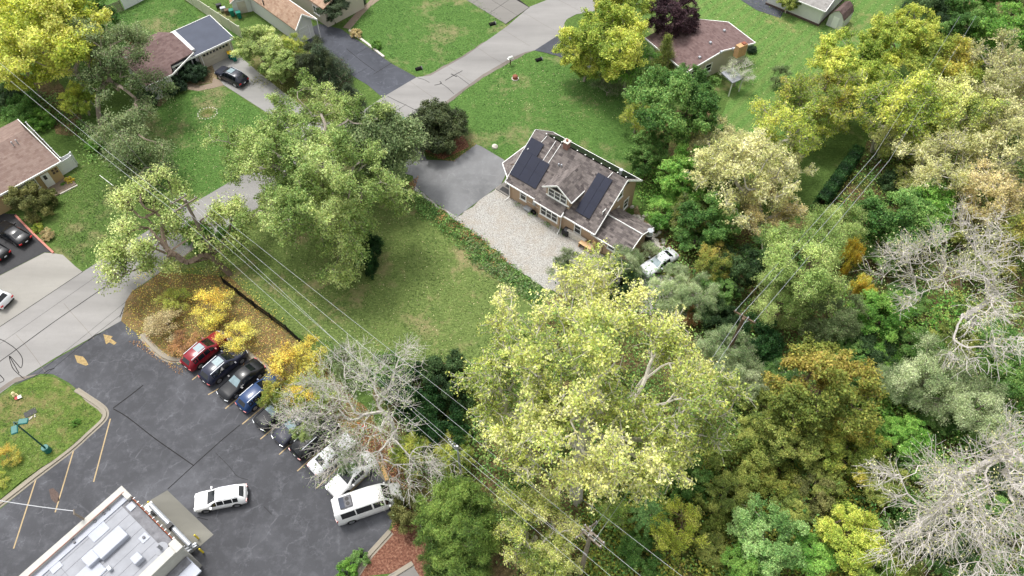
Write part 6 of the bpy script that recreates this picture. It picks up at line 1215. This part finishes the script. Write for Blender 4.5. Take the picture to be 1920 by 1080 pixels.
T_(1520,930,50,'bush1','brown_green','bark_dark','brownish thicket above the yellow-green tree', 'shrub', name='thicket', sz=1.1)
T_(1900,930,70,'bush0','dark_green','bark_dark','dark thicket under the dead giant at the right edge', 'shrub', name='thicket', sz=1.2)
T_(1780,1000,70,'bush1','dark_green','bark_dark','dark thicket below the dead giant trunk', 'shrub', name='thicket', sz=1.1)
T_(1870,1070,60,'bush0','mid_green','bark_dark','green thicket in the bottom right corner', 'shrub', name='thicket', sz=1.1)
T_(1240,930,34,'bush0','mid_green','bark_dark','green thicket below the sycamore beside the thin wires', 'shrub', name='thicket', sz=1.1)
T_(1160,960,40,'sparse0','lime','bark_grey','lime sapling between the sycamore trunk and the fern-like plant', sz=.7)
T_(1350,600,46,'bush1','dark_green','bark_dark','dark thicket above the woodland pole', 'shrub', name='thicket', sz=1.4)
T_(1420,640,52,'bush0','ivy','bark_dark','ivy-dark thicket behind the woodland pole', 'shrub', name='thicket', sz=1.3)
T_(1390,500,52,'bush1','dark_green','bark_dark','dark thicket left of the tall grey-green tree', 'shrub', name='thicket', sz=1.4)
T_(1340,490,40,'airy1','olive_gold','bark_brown','olive-gold small tree beside the dark thicket')
T_(1630,660,50,'bush0','dark_green','bark_dark','dark thicket under the bright green tree', 'shrub', name='thicket', sz=1.3)
T_(1600,320,40,'bush1','brown_green','bark_dark','brown-green thicket beside the clipped hedge', 'shrub', name='thicket', sz=1.) if False else None
T_(1680,345,34,'bush0','dark_green','bark_dark','dark thicket right of the clipped hedge', 'shrub', name='thicket', sz=1.2)
T_(1470,315,50,'airy2','wheat','bark_dead','pale half-bare crown over the far lawn edge left of the clipped hedge')
T_(1545,225,46,'airy0','yellow_green','bark_pale','yellow-green airy crown directly above the clipped hedge')
T_(1665,255,48,'airy1','yellow_pale','bark_pale','pale yellow crown to the upper right of the clipped hedge')
T_(1430,310,50,'airy1','yellow_pale','bark_dead','pale yellow crown over the left of the tan group')
FILL = [(1305,440,'broad1','mid_green','mid green tree behind the tan house extension'),
 (1350,540,'broad2','mid_green','mid green tree between the silver car and the gold-leaved tree'),
 (1440,470,'feather1','mid_green','mid green tree under the tan crowns, left of the tall grey-green tree'),
 (1690,440,'broad2','mid_green','mid green tree right of the clipped hedge, below the wires'),
 (1720,350,'airy1','olive','olive-leaved tree below the pale half-bare tree right of the hedge'),
 (1790,420,'broad1','olive','olive-leaved tree above the bare branched tree'),
 (1850,500,'airy0','olive','olive-leaved tree at the upper right of the bare branched tree'),
 (1700,560,'broad0','mid_green','mid green tree directly left of the bare branched tree'),
 (1790,640,'broad1','olive','olive-leaved tree under the lower limbs of the bare branched tree'),
 (1880,640,'broad2','mid_green','mid green tree beneath the bare branched tree near the right edge'),
 (1660,680,'broad2','fresh_green','fresh green tree between the bright green tree and the silvery willow'),
 (1610,720,'broad0','mid_green','mid green tree above the big olive-gold tree'),
 (1460,700,'feather1','mid_green','mid green tree just right of the woodland pole'),
 (1430,770,'broad1','olive','olive-leaved tree between the sycamore and the olive-gold tree'),
 (1420,830,'broad0','olive','olive-leaved tree left of the big olive-gold tree, lower down'),
 (1760,780,'broad0','mid_green','mid green tree between the willow and the dead giant'),
 (1850,820,'broad1','mid_green','mid green tree right of the willow, near the right edge'),
 (1720,870,'broad2','mid_green','mid green tree at the top left tip of the dead giant'),
 (1650,900,'broad1','olive','olive-leaved tree between the olive-gold tree and the dead giant limbs'),
 (1540,900,'broad2','olive','olive-leaved tree just below the big olive-gold tree'),
 (1480,950,'broad0','olive','olive-leaved tree above the blue-green bushy tree, right of the thickets'),
 (1370,930,'broad1','olive','olive-leaved tree under the right edge of the sycamore'),
 (1520,1040,'broad0','fresh_green','fresh green tree at the bottom edge between the blue-green and yellow-green trees'),
 (1700,960,'bush0','mid_green','mid green tree under the leftmost limbs of the dead giant'),
 (1900,860,'broad2','mid_green','mid green tree behind the upper limbs of the dead giant'),
 (1340,1030,'broad2','olive','olive-leaved tree at the bottom edge between the yellow and blue-green trees'),
 (1290,900,'bush1','mid_green',"mid green tree in the gap below the sycamore's right side"),
 (1200,1040,'bush0','mid_green','mid green tree at the bottom edge right of the double-armed pole'),
 (1660,480,'broad1','mid_green','mid green tree behind the upper gold crown'),
 (1580,660,'broad2','mid_green','mid green tree right below the leaning trunk of the grey-green group'),
 (1250,400,'broad0','fresh_green','fresh green tree against the rear wall side of the tan house'),
 (1860,960,'broad0','mid_green','mid green tree behind the middle limbs of the dead giant'),
 (1780,1060,'broad1','mid_green','mid green tree behind the lower limbs of the dead giant'),
 (1690,1060,'bush1','olive','olive-leaved tree at the foot of the dead giant trunk'),
 (1340,350,'broad1','olive','olive-leaved tree between the tan group and the tan house woods'),
 (1890,380,'broad0','olive','olive-leaved tree at the right edge beside the half-bare trees'),
 (1850,230,'airy0','wheat','wheat-coloured tree near the right edge among half-bare crowns'),
 (1700,270,'airy2','yellow_green',"yellow-green tree just above the clipped hedge's upper end")]
for px, py, pr_, lf, lb in FILL: T_(px, py, rng.uniform(36,50), pr_, lf, 'bark_grey', lb, group='canopy trees filling the right-hand woods', sz=rng.uniform(.55,.8) if 'bush' not in pr_ else 1.3)
# the pine, bottom
pl = [E3(0,0,5.6,4.2,None,3.6), E3(1.8,1.2,6,2.6), E3(-2,.6,5.2,2.6), E3(.3,-2.2,5,2.6)]
pw, pf = make_tree('pine', pl, 420, 3, .3, 62, .34, .33, 1, .35, .03, aspect=.16, up=.3, vflat=.9)
for (px, py, r, lb) in ((862,985,82,'round dark-tufted pine at the bottom edge beside the mulch bed'), (860,1060,70,'lower crown of pine cut by the bottom edge')):
    s = r*depth(px,py,5)/FPX/5; p = P(px,py,5.6*s); e = empty('pine_tree', (p.x,p.y,0), px*.3, lb, 'pine tree'); e.scale = (s,s,s); link('trunk', pw, M['bark_brown'], e); link('crown', pf, M['leaf_pine'], e)
# fern-like young tree of long fronds
b = P(1213,982); e = empty('frond_plant', b, 0, 'dark green rosette of long fronds beside the bare soil at the bottom', 'plant'); m = MB(); m.tube([(0,0,0),(0,0,2.2)], .05, 6); m.build('stem', M['bark_twig'], e)
cs = []; ou = []
for k in range(12):
    a = k*.5236+.2; 
    for i in range(170):
        t = rng.random(); sd_ = rng.uniform(-.34,.34)*(1-t*.5); r = .15+1.75*t; cs.append((math.cos(a)*r-math.sin(a)*sd_, math.sin(a)*r+math.cos(a)*sd_, 2.2+.35*math.sin(t*3)-.5*t*t)); ou.append((0,0,1))
fo = leaves('fronds', np.array(cs), rng.random(len(cs))*.6, .26, np.array(ou,float), 1., .3, .4); link('fronds', fo, M['leaf_blue_green'], e)

# ============================================================ undergrowth and litter (uncountable)
def inpoly(pts, poly):
    x, y = pts[:,0], pts[:,1]; c = np.zeros(len(pts), bool); n = len(poly)
    for i in range(n):
        x1, y1 = poly[i]; x2, y2 = poly[(i+1)%n]; k = ((y1 > y) != (y2 > y)) & (x < (x2-x1)*(y-y1)/(y2-y1+1e-9)+x1); c ^= k
    return c
def scatter(pxpoly, n):
    poly = [tuple(P(*p).xy) for p in pxpoly]; a = np.array(poly); lo, hi = a.min(0), a.max(0); out = np.zeros((0,2))
    while len(out) < n:
        q = rng.uniform(lo, hi, (n*2,2)); out = np.concatenate([out, q[inpoly(q, poly)]])
    return out[:n]
def ground_plants(name, poly, nclump, per, leaf, hmax, size=.26, sig=.6, kind='stuff', seed_h=None):
    c = scatter(poly, nclump); h = rng.gamma(2., hmax/4, nclump).clip(.15, hmax); k = np.repeat(np.arange(nclump), rng.poisson(per, nclump)); n = len(k); off = rng.normal(size=(n,3))*np.array([sig,sig,1])
    z = h[k]*(1-.35*np.abs(rng.normal(size=n))).clip(.05,1.3); cp = np.c_[c[k]+off[:,:2], z*np.exp(-(off[:,0]**2+off[:,1]**2)/(2*(sig*1.6)**2))+.05]
    v = rng.random(nclump); lm = leaves(name, cp, np.clip(v[k]+rng.normal(size=n)*.15,0,1), size, np.tile([0,0,1.],(n,1)), .6); return tag(link(name, lm, M['leaf_'+leaf]), kind=kind)
WOODS = [(760,720),(900,700),(1010,620),(1080,540),(1200,520),(1290,420),(1330,440),(1500,430),(1620,300),(1780,90),(2000,0),(2200,600),(2150,1150),(1100,1180),(900,1000),(760,900)]
ground_plants('undergrowth', WOODS, 2600, 34, 'mid_green', 2.8, .25, .7)
ground_plants('undergrowth', WOODS, 1900, 26, 'olive', 2.4, .23, .6)
ground_plants('undergrowth', [(1090,900),(1500,800),(1650,900),(1600,1150),(1050,1150),(1100,1000)], 1100, 16, 'golden_green', 1.6, .24, .5)
ground_plants('undergrowth', [(1550,560),(1750,560),(1950,700),(1950,1000),(1700,900),(1550,700)], 700, 18, 'fresh_green', 2.4, .3, .6)
ground_plants('undergrowth', [(1200,300),(1290,330),(1310,450),(1240,430),(1205,380)], 240, 18, 'fresh_green', 1.2, .24, .5)
ground_plants('weed_strip', [(752,352),(768,352),(800,378),(850,412),(900,448),(960,503),(1020,548),(1005,575),(950,530),(890,490),(820,425),(770,385)], 330, 16, 'mid_green', .8, .2, .35)
ground_plants('weed_strip', [(800,380),(850,412),(900,448),(960,503),(950,520),(890,470),(820,410)], 90, 16, 'rust', .6, .18, .3)
ground_plants('weed_strip', [(860,430),(1010,545),(1010,570),(900,500)], 110, 18, 'elm_grey', .9, .2, .4)
ground_plants('undergrowth', [(0,150),(110,180),(190,270),(180,320),(120,240),(60,260),(0,220)], 160, 18, 'mid_green', 1.3, .26, .5)
ground_plants('undergrowth', [(470,150),(560,190),(620,225),(600,130),(500,90)], 120, 16, 'brown_green', .7, .2, .4)
ground_plants('undergrowth', [(190,260),(225,270),(300,380),(260,360),(200,300)], 90, 18, 'elm_grey', 1.2, .24, .5)
ground_plants('wall_weeds', [(955,378),(975,372),(1120,468),(1180,500),(1170,506),(1080,455)], 26, 14, 'fresh_green', .5, .15, .22)
def litter(name, poly, n, leaf, size=.14, z=.03):
    c = scatter(poly, n); cp = np.c_[c, np.full(n, z)+rng.random(n)*.04]; return tag(link(name, leaves(name, cp, rng.random(n), size, np.tile([0,0,1.],(n,1)), 3., .3), M['leaf_'+leaf]), kind='stuff')
litter('fallen_leaves', [(302,510),(430,520),(540,618),(610,690),(700,780),(760,900),(735,905),(600,790),(480,683),(410,622),(340,682),(262,630),(236,565)], 7000, 'rust', .13, .05)
litter('fallen_leaves', [(260,500),(430,500),(540,600),(500,690),(420,640),(330,690),(230,620)], 2500, 'gold', .13, .06)
litter('fallen_leaves', [(240,200),(400,160),(517,250),(447,332),(330,400),(240,330)], 500, 'straw', .13)
litter('fallen_leaves', [(530,400),(760,360),(1000,560),(900,690),(700,690),(540,600)], 900, 'straw', .12)
litter('fallen_leaves', [(755,240),(790,290),(850,305),(895,270),(880,262),(830,290)], 900, 'rust', .12, .05)
litter('fallen_leaves', [(760,350),(785,330),(780,350),(770,365)], 400, 'rust', .12, .05)
litter('fallen_leaves', [(270,640),(345,690),(420,640),(500,700),(470,700),(410,650),(340,705),(240,640)], 500, 'rust', .12, .05)
litter('fallen_leaves', [(660,830),(700,800),(760,860),(790,960),(735,1000),(735,905)], 2500, 'rust', .14, .05)
litter('fallen_leaves', WOODS, 5000, 'straw', .13, .05)
litter('fallen_leaves', [(960,100),(1180,190),(1150,230),(900,200)], 350, 'straw', .13)
litter('fallen_leaves', [(1320,0),(1700,0),(1600,120),(1450,250)], 450, 'straw', .14)
def tufts(name, poly, n, leaf, size=.22, z=.03):
    c = scatter(poly, n); cp = np.c_[c, np.full(n, z)+rng.random(n)*.05]; nz = rng.normal(size=(n,3)); lm = leaves(name, cp, np.clip(.5+.3*np.sin(c[:,0]*.8)+rng.normal(size=n)*.15,0,1), size, unit(nz), 1.2, .9, .3); return tag(link(name, lm, M['leaf_'+leaf]), kind='stuff')
tufts('lawn_grass', [(302,510),(400,443),(517,368),(640,297),(760,345),(880,440),(1000,560),(960,640),(930,700),(700,700),(540,620)], 9000, 'lawn')
tufts('lawn_grass', [(985,100),(1120,135),(1200,200),(1190,300),(1100,330),(955,300),(880,270),(770,240),(823,205),(905,145)], 5000, 'lawn_bright')
tufts('lawn_grass', [(655,50),(700,0),(860,-30),(945,38),(945,52),(873,100),(807,138),(740,115)], 4000, 'lawn_bright')
tufts('lawn_grass', [(240,205),(400,165),(470,200),(517,290),(447,328),(330,395),(240,330)], 5000, 'lawn_bright')
tufts('lawn_grass', [(150,270),(240,265),(330,400),(250,445),(160,500),(100,465)], 6000, 'lawn')
tufts('lawn_grass', [(345,5),(240,-20),(200,40),(240,105),(420,90)], 4000, 'lawn_bright')
tufts('lawn_grass', [(1315,0),(1600,0),(1640,150),(1440,280),(1390,150)], 5000, 'lawn')
tufts('lawn_grass', [(5,750),(78,712),(185,770),(185,790),(128,835),(5,925)], 2500, 'lawn', .16, .11)
import os
if os.environ.get('CNT'): print('objects', len(bpy.data.objects), 'tris', sum(len(o.data.polygons) for o in bpy.data.objects if o.type=='MESH'), 'unique', sum(len(m.polygons) for m in bpy.data.meshes))
